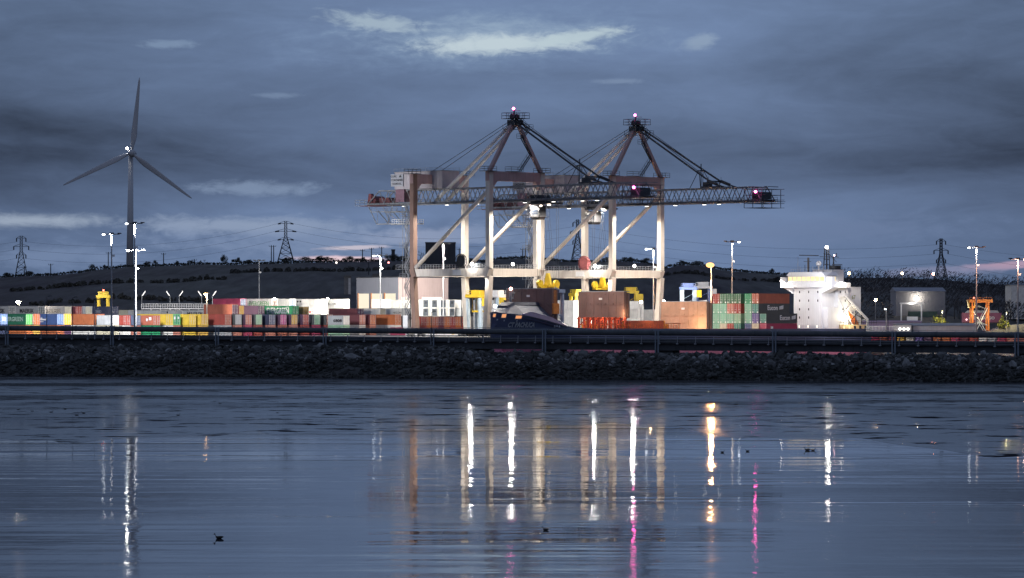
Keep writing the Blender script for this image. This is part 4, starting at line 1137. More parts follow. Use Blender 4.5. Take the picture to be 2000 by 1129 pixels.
# raised hatch covers (folded upright across the deck)
HAT = shade('hatch_brown_paint', (.17, .105, .10), .55, 0, .2, .3, .35, (.25, .13, .08)); HAT2 = shade('hatch_tan_paint', (.42, .26, .18), .55, 0, .2, .5, .3, (.3, .15, .08))
def hatch(px, z0, z1, mat, seams, label):
    x = u_px(px, VS0) - UB; m = MB()
    bw = 8.0
    m.box(x - .9, x, -bw, bw, z0, z1); m.box(x + .35, x + 1.1, -bw, bw, z0, z1 - .2); m.box(x, x + .35, -bw + .5, bw - .5, z0 + .3, z1 - .9)
    for k in range(seams[0] - 1): z = z0 + (z1 - z0) * (k + 1) / seams[0]; m.box(x - .96, x - .9, -bw, bw, z - .05, z + .05)
    for k in range(seams[1] + 1):
        y = -bw + .1 + (2 * bw - .2) * k / seams[1]; m.box(x - .95, x - .9, y - .05, y + .05, z0, z1)
    for k in range(seams[1]):
        y = -bw + (2 * bw) * (k + .5) / seams[1]; m.box(x - 1.0, x - .9, y - .3, y + .3, z1 - .7, z1 - .4); m.box(x - 1.0, x - .9, y - .3, y + .3, z0 + (z1 - z0) * .52, z0 + (z1 - z0) * .56)
    o = m.build('hatch_cover', mat, ship); o['label'] = label
    MB().box(x - .98, x - .9, -.35, .75, z1 - 2.0, z1 - 1.5).build('lamp_plate', WHITE, o)
    MB().box(x - .9, x + 1.1, -bw, bw, z1, z1 + .18).build('top_edge', GALV, o)
    return x
HX1 = hatch(1038, 7.4, 16.2, HAT, (1, 6), 'plain dark brown raised hatch cover'); HX2 = hatch(1179, 9.0, 15.6, HAT, (2, 6), 'brown raised hatch cover with a row of slots'); HX3 = hatch(1340, 6.0, 13.2, HAT2, (4, 5), 'tan raised hatch cover in lit panels')
# orange cell guides and deck rails
CG = shade('cell_guide_red', (.52, .09, .05), .55, 0, .2, .6)
for i in range(8):
    x = 25.6 + i * 1.95; m = MB()
    for y in (-8.4, -5.4): m.box(x - .24, x + .24, y - .22, y + .22, 5.9, 9.2); m.box(x - .6, x + .6, y - .12, y + .12, 8.8, 9.1)
    m.bar((x, -8.4, 9.0), (x, -5.4, 7.0), .2); m.build('cell_guide', CG, ship)
m = MB()
for i in range(34):
    x = 27 + i * .95; m.bar((x, -9.0, 6.0), (x, -9.0, 7.6), .11)
for z in (6.5, 7.0, 7.6): m.bar((26.5, -9.0, z), (59, -9.0, z), .11)
m.build('deck_railing', shade('railing_orange', (.60, .17, .06), .5), ship)
m = MB()
for (x, y) in [(30, -4), (36, -2.4), (44, -3.4), (52, -3), (57, -5)]: m.box(x - 1.1, x + 1.1, y - .9, y + .9, 6, 7.5); m.tube((x, y, 7.5), (x, y, 8.3), .4, 8)
m.build('deck_winch', shade('winch_yellow', (.62, .30, .05), .55), ship)
m = MB(); m.box(26, HX3 + 34, -8.9, 8.9, 5.9, 6.25); m.build('hatch_coaming', shade('coaming_red', (.36, .08, .06), .6, 0, .2, .5), ship)
# foremast with red lamp, and deck crane post
xf = u_px(997, VS0) - UB
m = MB().tube((xf, 0, 9), (xf, 0, 15.6), .35, 10).bar((xf - 1.2, 0, 13.8), (xf + 1.2, 0, 13.8), .12).bar((xf + .9, 0, 13.8), (xf + .9, 0, 16.4), .14).bar((xf - .3, 0, 12.3), (xf + 1.3, 0, 15.0), .12).box(xf + .3, xf + 1.3, -.3, .3, 15.0, 15.4).build('foremast', GALV, ship)
MB().ball((xf - .3, -.4, 16.2), .38).build('mast_lamp', glow('lamp_salmon', (1, .45, .35), 25), m)
xp = u_px(1098, VS0 + 7) - UB
m = MB().tube((xp, -7, 6), (xp, -7, 15.4), .5, 12).box(xp - 1.6, xp + .5, -7.6, -6.4, 15.2, 16.1).bar((xp - 2.6, -7, 16.5), (xp, -7, 15.6), .3).bar((xp, -7, 9.4), (xp - 4.5, -7, 11), .25).build('deck_crane_post', shade('post_blue', (.28, .34, .48), .5), ship)
m = MB().box(xp - 4.6, xp - 2.5, -8.5, -6.0, 10.0, 12.6).box(xp - 4.2, xp - 2.9, -8.0, -6.5, 12.6, 15.8).build('hoist_unit', shade('hoist_orange', (.65, .22, .05), .5), ship)

# ---- accommodation block
XF = u_px(1577, VS0) - UB
def wbox(name, x0, x1, y0, y1, z0, z1, mat=SHIPWHITE, ribs=0):
    m = MB().box(x0, x1, y0, y1, z0, z1)
    if ribs:
        for k in range(ribs + 1):
            y = y0 + (y1 - y0) * k / ribs; m.box(x0 - .06, x0, y - .05, y + .05, z0 + .1, z1 - .1)
    return m.build(name, mat, ship)
blk = wbox('deckhouse', XF, XF + 5.2, -4.9, 4.7, 5.5, 17.2, SHIPWHITE, 13)
b2 = wbox('deckhouse_wing', XF + 5.2, XF + 9.2, -6.4, 4.7, 5.5, 17.15)
wbox('side_house', XF + .6, XF + 5.19, -6.6, -4.9, 5.5, 11.9); wbox('deck_box', XF + 5.0, XF + 5.1, -6.45, -6.41, 11, 13) if False else None
cas = wbox('funnel_casing', XF + 9.4, XF + 15.4, -5.6, 2.0, 5.5, 17.4)
lettering('67', 1.5, shade('casing_emblem', (.30, .32, .16), .5), cas, (XF + 12.4, -5.605, 14.6), '-y', .04)
br = wbox('bridge_deck', XF - 1.2, XF + 4.8, -9.3, 8.4, 17.2, 18.2)
m = MB().box(XF - 1.25, XF + 4.6, -9.4, 8.5, 18.2, 18.6)
for sg in (-1, 1):
    y0, y1 = (-9.4, -7.6) if sg < 0 else (6.8, 8.5); m.box(XF - 1.2, XF + .2, y0, y1, 18.6, 20.0)
m.prism([(4.9, 17.2), (8.3, 17.2), (4.9, 15.6)], 'x', XF - .2, XF + 3.0); m.prism([(-4.95, 17.2), (-4.95, 15.6), (-9.2, 17.2)], 'x', XF - .2, XF + 3.0)
m.build('bridge_wing', SHIPWHITE, ship)
wh = wbox('wheelhouse', XF - .8, XF + 4.4, -6.8, 6.2, 18.61, 20.3)
m = MB().prism([(-7.0, 20.3), (6.4, 20.3), (5.4, 21.3), (-6.0, 21.3)], 'x', XF - 1.2, XF + 4.6).build('roof', SHIPWHITE, wh)
for k in range(8):
    y = -6.6 + k * 1.6; MB().box(XF - .86, XF - .8, y + .12, y + 1.42, 18.95, 20.05).build('window', WIN_Y, wh)
for k in range(2): MB().box(XF + .3 + k * 1.8, XF + 1.7 + k * 1.8, -6.86, -6.80, 18.95, 20.05).build('window', WIN_Y, wh)
wbox('radar_house', XF + 4.5, XF + 9.5, -4.6, 2.0, 18.2, 22.0); wbox('upper_wing', XF + 4.81, XF + 8.0, -8.3, -4.6, 17.16, 18.5)
for z, n, xs_ in ((16.0, 3, None), (13.7, 3, None), (11.4, 2, None), (9.2, 2, None)):
    for k in range(n):
        y = 2.7 - k * 3.2; MB().box(XF - .10, XF - .061, y - .16, y + .16, z - .3, z + .3).build('porthole', GLASS_D, blk)
for k in range(3):
    y = 2.8 - k * 3.1; MB().box(XF - .10, XF - .061, y - .2, y + .2, 6.5, 7.1).build('porthole', WIN_W, blk)
for (x, z) in ((XF + 6.0, 16), (XF + 8.0, 16), (XF + 6.0, 13.7), (XF + 8.0, 13.7), (XF + 7.0, 11.4), (XF + 8.2, 11.4)):
    MB().box(x - .17, x + .17, -6.44, -6.401, z - .3, z + .3).build('porthole', GLASS_D, b2)
m = MB()
for (y, z) in ((-4.8, 21.3), (-1.0, 21.3), (3.5, 21.3)): m.bar((XF + 1, y, z), (XF + 1, y, z + 1.6), .08)
m.bar((XF + 1, 4.2, 21.2), (XF + 1, 4.2, 25.4), .07)
for k in range(14):
    y = -5.8 + k * .85; m.bar((XF - .6, y, 21.2), (XF - .6, y, 22.1), .05)
m.bar((XF - .6, -5.8, 22.1), (XF - .6, 5.2, 22.1), .05); m.build('roof_railing', GALV, wh)
# masts
m = MB().tube((XF + 2, 1.4, 21.2), (XF + 2, 1.4, 25.2), .28, 8).bar((XF + 2, -2.2, 25.7), (XF + 2, 4.6, 25.9), .14, .22).bar((XF + 2, .4, 24.2), (XF + 2, 3.0, 24.2), .12).bar((XF + 2, 2.6, 21.3), (XF + 2, 2.6, 23.3), .1)
m.build('radar_mast', STEEL_D, ship)
m = MB()
for (dx, dy) in ((-.6, -.6), (.6, -.6), (-.6, .6), (.6, .6)): m.bar((XF + 6.5 + dx, -1.2 + dy, 22), (XF + 6.5 + dx * .6, -1.2 + dy * .6, 27.6), .2)
for z in (23.2, 24.6, 26.0, 27.4):
    for (a, b) in (((-.6, -.6), (.6, .6)), ((.6, -.6), (-.6, .6)), ((-.6, -.6), (-.6, .6)), ((.6, -.6), (.6, .6))): m.bar((XF + 6.5 + a[0], -1.2 + a[1], z), (XF + 6.5 + b[0], -1.2 + b[1], z + .3), .12)
m.bar((XF + 6.5, -5.4, 25.3), (XF + 6.5, 1.2, 25.5), .14); m.bar((XF + 6.5, -4.6, 24), (XF + 6.5, -1.2, 27.0), .1); m.bar((XF + 6.5, -3.6, 22), (XF + 6.5, -3.6, 25.4), .25); m.bar((XF + 6.5, -4.6, 25.4), (XF + 6.5, -4.6, 26.4), .16)
for k in range(9): m.bar((XF + 5 + k * .5, -4.4, 22), (XF + 5 + k * .5, -4.4, 23.4), .07)
m.box(XF + 5, XF + 9, -4.5, -4.3, 23.3, 23.45); m.box(XF + 6, XF + 8.8, -4.2, -2.4, 22, 23.1)
mm = m.build('signal_mast', STEEL_D, ship)
MB().ball((XF + 6.4, -1.3, 28.0), .42).build('mast_lamp', LAMP_W, mm); MB().ball((XF + 6.4, -3.9, 25.8), .2).build('mast_lamp', glow('lamp_pink', (1, .6, .65), 12), mm)
MB().ball((XF + 3, -1.4, 23.6), .75, 12, 8).tube((XF + 3, -1.4, 21.2), (XF + 3, -1.4, 22.9), .2, 8).build('satellite_dome', WHITE, ship)
MB().ball((XF - 1.1, 8.2, 18.9), .36).build('bridge_wing_lamp', LAMP_W, br); MB().ball((XF + 2.6, -9.6, 18.3), .45).build('bridge_wing_lamp', LAMP_W, br)
# after deck, stern gear
m = MB().box(XF + 5.3, SL - 1.0, -7.2, 7.2, 5.5, 7.3); m.build('after_deckhouse', shade('after_house_warm', (.55, .42, .24), .6, 0, .1), ship)
for k in range(6): MB().box(XF + 6.2 + k * 2.2, XF + 7.0 + k * 2.2, -7.26, -7.2, 5.8, 7.0).build('after_doorway', WIN_Y if k in (0, 1) else GLASS_D, ship)
m = MB()
for k in range(15): m.bar((XF + 5.4 + k * 1.05, -7.1, 7.3), (XF + 5.4 + k * 1.05, -7.1, 8.4), .06)
for z in (7.85, 8.4): m.bar((XF + 5.4, -7.1, z), (XF + 20.3, -7.1, z), .06)
for (a, b) in (((XF + 9.5, 8), (XF + 13, 10.6)), ((XF + 10.5, 10.5), (XF + 15, 9)), ((XF + 12, 7.4), (XF + 12, 11)), ((XF + 14.6, 7.4), (XF + 14.6, 10.4))): m.bar((a[0], -6.6, a[1]), (b[0], -6.6, b[1]), .16)
m.build('after_railing', STEEL_D, ship)
# lifeboat ramp
m = MB()
for y in (-6.6, -3.8):
    m.bar((SL - 9.2, y, 15.0), (SL + .2, y, 8.6), .5, .6); m.bar((SL + .2, y, 8.6), (SL + .2, y, 5.6), .5); m.bar((SL - 9.2, y, 15.0), (SL - 12.2, y, 14.6), .45); m.bar((SL - 11.5, y, 14.6), (SL - 5.4, y, 5.8), .42); m.bar((SL - 6.3, y, 12.8), (SL - 9.6, y, 10.4), .3); m.bar((SL - 4.5, y, 7.2), (SL - 3.6, y, 5.6), .4)
for q in (0, .5, 1): m.bar((SL - 9.2 + 9.4 * q, -6.6, 15.0 - 6.4 * q), (SL - 9.2 + 9.4 * q, -3.8, 15.0 - 6.4 * q), .35)
m.build('lifeboat_ramp', SHIPWHITE, ship)
m = MB(); rings = []
for (q, r) in ((0, .3), (.08, .8), (.25, 1.15), (.7, 1.15), (.92, .8), (1, .25)):
    cx, cz = SL - 10.4 + 8.2 * q, 12.1 - 5.0 * q
    rings.append([(cx + .5 * r * math.sin(a) * .5, -5.2 + r * math.cos(a), cz + r * math.sin(a)) for a in [6.28319 * k / 10 for k in range(10)]])
m.loft(rings, closed=True, caps=True); lb = m.build('lifeboat', shade('lifeboat_orange', (.62, .15, .04), .4), ship, smooth=True)

# ---- containers carried on the after deck (doors face the bow, long sides face the camera)
def on_ship(px, y_far, x0, z, L, H, side, end, **kw):
    pass
SG = rad(225)
XS = u_px(1393, VS0 - 9.2) - UB       # fore face of the stack
colx = [1399, 1411.7, 1424.5, 1437, 1455, 1468, 1481.5]
ZD = 5.05
stack = {
 4: ['red', 'moss green', 'moss green', 'moss green', 'green', 'brick red', None],
 3: ['mint', 'mint', 'salmon', 'red', 'mint', 'teal', None],
 2: ['mint', 'mint', 'mint', 'pale green', 'mint', 'purple', 'teal'],
 1: ['mint', 'cream', 'red', 'teal', 'blue', 'cream', 'crimson']}
rown = {4: 'topmost', 3: 'third tier', 2: 'second tier', 1: 'bottom tier'}
coln = ['first', 'second', 'third', 'fourth', 'fifth', 'sixth', 'seventh']
for tier, row in stack.items():
    for i, c in enumerate(row):
        if c is None: continue
        v = VS0 - 9.4 + [0, 2.5, 5.0, 7.5, 11.2, 13.7, 16.4][i] + CW / 2
        side = {(4, 5): 'brick red', (3, 5): 'charcoal', (2, 6): 'charcoal', (1, 6): 'crimson'}.get((tier, i), c)  # teal doors on charcoal sides: lamp light on the ends put into colour
        p = W(UB + XS + L40 / 2, v)
        t = container((p.x, p.y, ZD + (tier - 1) * 2.6), SG, L40, HS, side, c, marks=True,
                      label=f"{c} ended container, {rown[tier]}, {coln[i]} column from the left of the ship's after stack", group='containers stacked on the after deck')
        if side == 'charcoal':
            dx = 0.6 if tier == 3 else -1.2
            lettering('Eucon', 1.75, WHITEL, t, (dx, CW / 2 + .005, 1.42), '+y', .035, .95)
            MB().prism([(dx - 2.6, 1.0), (dx - 4.2, 1.15), (dx - 4.3, 2.15), (dx - 2.7, 1.85)], 'y', CW / 2, CW / 2 + .02).build('flag_emblem', shade('flag_grey_white', (.62, .64, .66), .5, 0, .3, 3), t)
        if side == 'crimson': MB().box(3.5, 4.4, CW / 2, CW / 2 + .02, 1.2, 1.8).build('logo', WHITEL, t)
p = W(u_px(1232, VS0 + 7.5) + L40 / 2, VS0 + 7.5 - CW / 2)
container((p.x, p.y, 6.26), SG, L40, HS - .5, 'brick red', 'brick red', label='brick red container on deck between the cell guides and the tan hatch cover')
# ================================================================== LAMP POSTS
def lamp_post(px, ytop, Y, base_z, label, group=None, heads=2, dish=True, power=0, col=(1, .95, .88), glowm=None, r=.17, lit=1.0, arm=1.9, tgt=None, bulb=.38, side=-1, back=0.0, cone=150):
    p = at(px, ytop, Y); h = p.z - base_z
    t = empty('lamp_post', (p.x, p.y, base_z), 0, label, 'lamp post', group)
    pole = MB().tube((0, 0, 0), (0, 0, h), r * 1.5, 10, r * .75).box(-r * 2, r * 2, -r * 2, r * 2, 0, .3).build('pole', GALV, t, smooth=False)
    m = MB().box(-arm, arm, -.12, .12, h - .15, h + .05)
    for k in range(heads + 1):
        x = -arm + 2 * arm * k / heads; m.box(x - .45, x + .45, -.45, .3, h + .02, h + .28)
    m.box(-.5, .5, -.4, .4, h + .05, h + .35)
    hd = m.build('lamp_head', STEEL_D, t)
    if lit:
        for k in range(heads + 1):
            x = -arm + 2 * arm * k / heads
            main = (k == 0 and side < 0) or (k == heads and side > 0)
            b = bulb if main else bulb * .5
            if main: MB().ball((x, -.30, h - .12), b, 10, 6, (1, .7, .62)).build('bulb', glowm or LAMP_C, hd)
    if dish: MB().box(.12, .75, -.2, .2, h * .78, h * .78 + .5).build('floodlight', WHITE, t)
    if power:
        light('SPOT', (p.x, p.y - .5, p.z - .9), power, col, t, tgt or (p.x, p.y + 18 + back, base_z), cone, .35, .5)
    return t
HM = 'tall lamp masts along the quay'
YF1 = 985
lamp_post(218, 457, 948, ZG, 'tall lamp mast left of the wind turbine, white lamp on its left arm', HM, power=330000, col=(.97, .96, .97), tgt=(-116, 1040, 6), cone=112)
lamp_post(263, 436, 950, ZG, 'tallest lamp mast, standing just right of the wind turbine tower', HM, power=230000, col=(.97, .96, .97), tgt=(-85, 1030, 5), cone=112)
lamp_post(265.5, 489, 962, ZG, 'shorter lamp mast close behind the tallest one', HM, power=150000, col=(.97, .96, .97), tgt=(-60, 1050, 5), cone=100)
lamp_post(743, 499, W(u_px(743, -141), -141).y, ZS, 'white lamp mast in front of the grey warehouse doors', HM, power=160000, col=(1, .95, .85), tgt=W(108, -166, 10))
lamp_post(866, 476, W(u_px(866, -147), -147).y, ZS, 'thin lamp mast in front of the dark cube building', HM, lit=1, bulb=.25, power=140000, col=(1, .93, .82), tgt=W(145, -168, 10))
lamp_post(1276, 486, 1075, ZG, 'lamp mast close to the right leg of the far crane', HM, side=-1, power=60000, tgt=W(85, -50, 10))
lamp_post(1430, 472, 1100, ZG, 'white lamp mast behind the after container stack, lit on its right arm', HM, side=1, power=24000)
lamp_post(1907, 483, 1010, 5.0, 'lamp mast in front of the orange gantry at right', HM, power=9000, tgt=(105, 1060, 4))
lamp_post(1988, 506, 1000, 5.0, 'orange lit lamp mast at the right edge of the photo', HM, glowm=glow('lamp_salmon_w', (1, .62, .48), 40), power=16000, col=(1, .5, .32), side=1, bulb=.42, tgt=(115, 1050, 4))
t = lamp_post(1389, 517, 1085, ZG, 'sodium lamp mast glowing orange above the tan hatch cover', HM, glowm=glow('lamp_sodium_big', (1, .50, .17), 2.6), power=0, bulb=1.15, arm=.3, heads=1, dish=False)
light('POINT', at(1389, 521, 1082.5), 13000, (1, .50, .20), t, radius=.5)
p_ = at(1389, 521, 1083); light('SPOT', (p_.x, p_.y - 1, p_.z - 1.3), 120000, (1, .46, .17), t, (p_.x - 4, p_.y - 6, ZG), 150, .4, .5)
lamp_post(506, 509, 1300, 9.5, 'unlit lamp mast on the field edge behind the white EVERGREEN container', HM, lit=0, arm=1.6)
t404 = lamp_post(404, 574, W(u_px(404, -113), -113).y, ZS, 'short sodium street lamp at the left end of the brick red container', None, heads=1, arm=.3, dish=False, glowm=LAMP_O, power=5000, col=(1, .7, .42), bulb=.5, r=.13, tgt=at(430, 605, 1090))
q_ = W(u_px(404, -113), -113, at(404, 574, W(u_px(404, -113), -113).y).z - .6)
light('SPOT', q_, 60000, (1, .88, .70), t404, W(u_px(566, -119), -119, ZS + 2), 62, .5, .4)
lamp_post(1731, 603, 1040, 5.0, 'short white lamp post behind the jetty right of the ship', None, heads=1, arm=.3, dish=False, bulb=.25, r=.16)
lamp_post(38, 589, 1075, ZS, 'bright star lamp above the leftmost grey containers', None, heads=1, arm=.3, dish=False, glowm=glow('lamp_star', (1, .80, .55), 160), power=16000, col=(1, .85, .7), bulb=.62, r=.12, tgt=at(75, 612, 1060))
for i, (px, y, Y, lb) in enumerate([(91.5, 580, 592, 'thin unlit lamp post on the jetty in front of the third MAERSK container'), (142, 582, 590, 'thin unlit lamp post on the jetty in front of the dark red container'),
                               (185, 587, 589, 'pale lamp post on the jetty in front of the orange container'), (1734.5, 622, 545, 'thin dark pole on the jetty at right'), (842.5, 610, 570, 'thin dark lamp post on the jetty in front of the red row')]):
    p = at(px, y, Y); zb = JZ - 1.95 + zt(SLEN * px / 2000)
    t = empty('lamp_post', (p.x, p.y, zb), 0, lb, 'lamp post', 'thin posts on the jetty'); h = p.z - zb
    MB().tube((0, 0, 0), (0, 0, h), .07, 6, .045).build('pole', GALV if px == 185 else STEEL_D, t)
    MB().bar((0, 0, h), (.35, 0, h + .12), .06).box(.25, .75, -.09, .09, h + .08, h + .2).build('lamp_head', STEEL_D, t)
# lit walkway behind the white containers, with slanted street lamps
p0 = at(276, 604, 1185); p1 = at(406, 604, 1185)
t = empty('walkway', (p0.x, p0.y, p0.z - 6), 0, 'pale raised walkway with railings behind the left container rows', 'walkway'); WX = p1.x - p0.x
m = MB().box(0, WX, 0, 2.2, 6.0, 6.35)
for k in range(8): x = k * WX / 7; m.box(max(0, x - .2), x + .2, .8, 1.4, -.6, 6.0)
m.build('deck', WHITE, t)
m = MB()
for k in range(29): x = k * WX / 28; m.bar((x, 0, 6.35), (x, 0, 7.6), .12)
for z in (6.95, 7.6): m.bar((0, 0, z), (WX, 0, z), .14, .18)
m.build('railing', WHITE, t)
for px, sgn in ((277, 1), (332, -1), (350, 1), (394, -1), (415, 1)):
    b = at(px, 600, 1182 if px < 410 else 1120); tp = at(px, 578, b.y)
    t2 = empty('street_lamp', (b.x, b.y, b.z), 0, f"small slanted street lamp {'leaning right' if sgn > 0 else 'leaning left'} " + {277: 'at the left end of the walkway', 332: 'left of the middle of the walkway', 350: 'right of the middle of the walkway', 394: 'next to the sodium lamp', 415: 'above the brick red container'}[px], 'street lamp', 'slanted street lamps on the walkway')
    h = tp.z - b.z; MB().bar((0, 0, 0), (0, 0, h), .12).build('pole', GALV, t2)
    hd = MB().bar((0, 0, h), (sgn * 1.1, 0, h + 1.5), .4, .22).build('lamp_head', WHITE, t2)
    MB().bar((sgn * .2, -.13, h + .1), (sgn * 1.05, -.13, h + 1.3), .22, .1).build('bulb', glow('street_bulb', (1, .95, .9), 3), hd)

# ================================================================== GANTRIES AND STRADDLE CARRIERS
def straddle(loc, rz, w, l, h, frame, top, label, cat='straddle carrier', cabc=None, lampm=None, sc1=.42, simple=False):
    t = empty('straddle_carrier', loc, rz, label, cat)
    for sx in (-1, 1):
        for sy in (-1, 1):
            x, y = sx * l / 2, sy * w / 2
            MB().box(x - sc1, x + sc1, y - sc1 * .8, y + sc1 * .8, 1.5, h - .9).build('leg', frame, t)
        m = MB(); 
    for sy in (-1, 1):
        y = sy * w / 2
        m = MB().box(-l / 2 - 1.2, l / 2 + 1.2, y - .4, y + .4, 1.0, 1.9).build('side_beam', frame, t)
        for k in range(4):
            x = -l / 2 - .6 + k * (l + 1.2) / 3; MB().tube((x, y - .3, .65), (x, y + .3, .65), .65, 14).build('wheel', RUBBER, t)
        MB().box(-l / 2 - .6, l / 2 + .6, y - .45, y + .45, h - .75, h).build('top_girder', top, t)
        m = MB()
        for k in range(7): x = -l / 2 + l * k / 6; m.bar((x, y + sy * .4, h), (x, y + sy * .4, h + 1), .08)
        for z in (h + .5, h + 1): m.bar((-l / 2, y + sy * .4, z), (l / 2, y + sy * .4, z), .08)
        m.build('handrail', top, t)
    m = MB()
    for sx in (-1, 1): m.box(sx * l / 2 - .4, sx * l / 2 + .4, -w / 2, w / 2, h - .95, h - .05)
    m.box(-1.4, 1.4, -1.2, 1.2, h - .4, h + 1.1); m.build('cross_girder', top, t)
    if not simple:
     m = MB().box(l / 2 + .3, l / 2 + 1.9, -w / 2, -w / 2 + 1.6, h - 3.0, h - .9).build('operator_cab', cabc or top, t)
     MB().box(l / 2 + 1.9, l / 2 + 1.93, -w / 2 + .15, -w / 2 + 1.45, h - 2.7, h - 1.6).build('window', GLASS_D, m)
    m = MB().box(-l / 2 + .8, l / 2 - .8, -1.15, 1.15, h - 4.6, h - 4.1)
    for dx in (-1.5, 1.5):
        for dy in (-.8, .8): m.bar((dx, dy, h - 4.1), (dx, dy, h - .5), .06)
    m.build('spreader', top, t)
    if not simple:
     m = MB()
     for k in range(6): m.bar((-l / 2 + .3, w / 2 + .5, 2 + k * (h - 4) / 6), (l / 2 - .3, w / 2 + .5, 2 + (k + 1) * (h - 4) / 6), .1); 
     m.build('ladder', frame, t)
    if lampm:
        MB().ball((0, 0, h + 1.5), .28).build('beacon', lampm, t)
    return t
LBLUE = shade('pale_blue_paint', (.50, .62, .72), .45, 0, .12, .6, .2)
def gp(px, Y, z=ZG): return atx(px, Y, z)
straddle(gp(935, 1015), A_V + .1, 3.6, 4.2, 10.8, LBLUE, YELLOW, 'pale blue straddle carrier with a yellow top under the near crane')
straddle(gp(971, 1062), A_V + .1, 3.4, 3.4, 11.2, LBLUE, WHITE, 'straddle carrier half hidden behind the near crane front leg', cabc=YELLOW)
straddle(gp(202, 1165, ZS), .0, 3.0, 2.7, 6.2, YELLOW, YELLOW, 'yellow gantry with a red beacon above the navy container', lampm=LAMP_R, sc1=.34, simple=True)
for o_ in COL.objects:
    if o_.name.startswith('straddle_carrier') and 'red beacon' in o_['label']: light('SPOT', (o_.location.x - 4, o_.location.y - 11, ZS + 9), 5000, (1, .97, .85), o_, (o_.location.x, o_.location.y, ZS + 6.5), 90, .5, .3)
straddle(gp(1129, 1132), .5, 3.0, 3.0, 12.0, YELLOW, YELLOW, 'yellow straddle carrier above the white containers between the hatch covers')
straddle(gp(1232, 1165), .1, 3.0, 3.2, 12.9, YELLOW, YELLOW, 'yellow straddle carrier right of the second raised hatch cover')
straddle(gp(1344, 1135), .05, 3.6, 3.6, 13.8, LBLUE, BLUEP, 'blue topped straddle carrier above the left part of the tan hatch cover', cabc=YELLOW)
straddle(gp(1373, 1142), .05, 3.6, 3.8, 14.2, BLUEP, WHITE, 'blue straddle carrier left of the sodium lamp mast', cabc=WHITE)
# orange rubber tyred gantry at the right
g0 = at(1913, 645, 1085); t = empty('gantry_crane', (g0.x, g0.y, 5.0), .0, 'orange yard gantry crane with a hanging cab, at right', 'gantry crane'); H_ = 13.0
for sx in (-1, 1):
    for sy in (-1, 1): MB().box(sx * 2.9 - .3, sx * 2.9 + .3, sy * 3.2 - .3, sy * 3.2 + .3, 1.2, H_ - 1.2).build('leg', ORANGE, t)
for sy in (-1, 1):
    MB().box(-4.0, 4.4, sy * 3.2 - .4, sy * 3.2 + .4, H_ - 1.2, H_).build('top_girder', ORANGE, t)
    m = MB()
    m.bar((-2.9, sy * 3.2, H_ - 4.2), (0, sy * 3.2, 4.2), .22); m.bar((2.9, sy * 3.2, H_ - 2.6), (0, sy * 3.2, 4.2), .22); m.bar((0, sy * 3.2, 4.2), (-2.9, sy * 3.2, 3.2), .2); m.bar((0, sy * 3.2, 4.2), (2.9, sy * 3.2, 2.8), .2); m.bar((0, sy * 3.2, 4.2), (-1.4, sy * 3.2, 1.0), .25); m.bar((0, sy * 3.2, 4.2), (1.8, sy * 3.2, .8), .25); m.bar((-2, sy * 3.2, H_ - 2.2), (2.6, sy * 3.2, H_ - 3.6), .1)
    m.build('brace', LBLUE, t)
for sx in (-1, 1):
    m = MB().box(sx * 2.9 - .4, sx * 2.9 + .4, -3.6, 3.6, .9, 1.5); m.build('sill', ORANGE, t)
    for sy in (-1, 1): MB().tube((sx * 2.9 - .3, sy * 3.2, .5), (sx * 2.9 + .3, sy * 3.2, .5), .5, 12).build('wheel', RUBBER, t)
m = MB().prism([(-4.4, H_ - .2), (-1.6, H_ - .2), (-1.9, H_ - 3.3), (-4.0, H_ - 3.3)], 'y', -2.4, 2.0).build('trolley_cab', shade('cab_amber', (.70, .42, .10), .5, 0, .2, 1.2), t)
MB().box(-3.7, -2.2, -2.46, -2.4, H_ - 2.6, H_ - 1.2).build('window', GLASS_D, m)
m = MB()
for k in range(9): m.bar((-4 + k, -3.5, H_), (-4 + k, -3.5, H_ + .7), .07)
m.bar((-4, -3.5, H_ + .7), (4.2, -3.5, H_ + .7), .08); m.build('handrail', ORANGE, t)
MB().ball((-2.4, -3.2, H_ + .6), .3).build('beacon', glow('beacon_red', (1, .2, .12), 6), t)
light('POINT', (g0.x - .5, g0.y - 5.0, 5 + 7.4), 700, (1, .62, .32), t, radius=.3)
t.scale = (.76, .76, .71)
# purple tank trailer body behind the gantry
p = at(1917, 628, 1118); t = empty('cargo_trailer', (p.x, p.y, 5.2), 0, 'long plum coloured cargo trailer with white CLdN CARGO lettering behind the orange gantry', 'trailer')
PLUM = shade('trailer_plum', (.30, .10, .18), .5, 0, .15, .5, .2)
m = MB().box(-5.5, 5.5, -1.25, 1.25, 2.7, 5.4); m.build('body', PLUM, t)
m = MB().prism([(-4.6, 5.4), (4.9, 5.4), (4.4, 6.1), (-3.9, 6.1)], 'y', -1.1, 1.1).build('roof_cover', shade('trailer_roof', (.40, .42, .48), .5), t)
MB().box(-5.3, 5.3, -1.1, 1.1, 2.3, 2.7).box(-4.7, -4.3, -1, 1, 0, 2.3).box(4.1, 4.5, -1, 1, 0, 2.3).build('support_frame', STEEL_D, t)
lettering('CLdN CARGO', 1.15, WHITEL, t, (-.1, -1.256, 3.9), '-y', .05, 1.02)
MB().ball((-4.4, -1.3, 3.5), .22, 8, 6).build('side_lamp', glow('side_lamp', (1, .6, .6), 4), t)
light('POINT', (p.x, p.y - 9, 12.5), 900, (1, .8, .7), t, radius=.3) if False else None

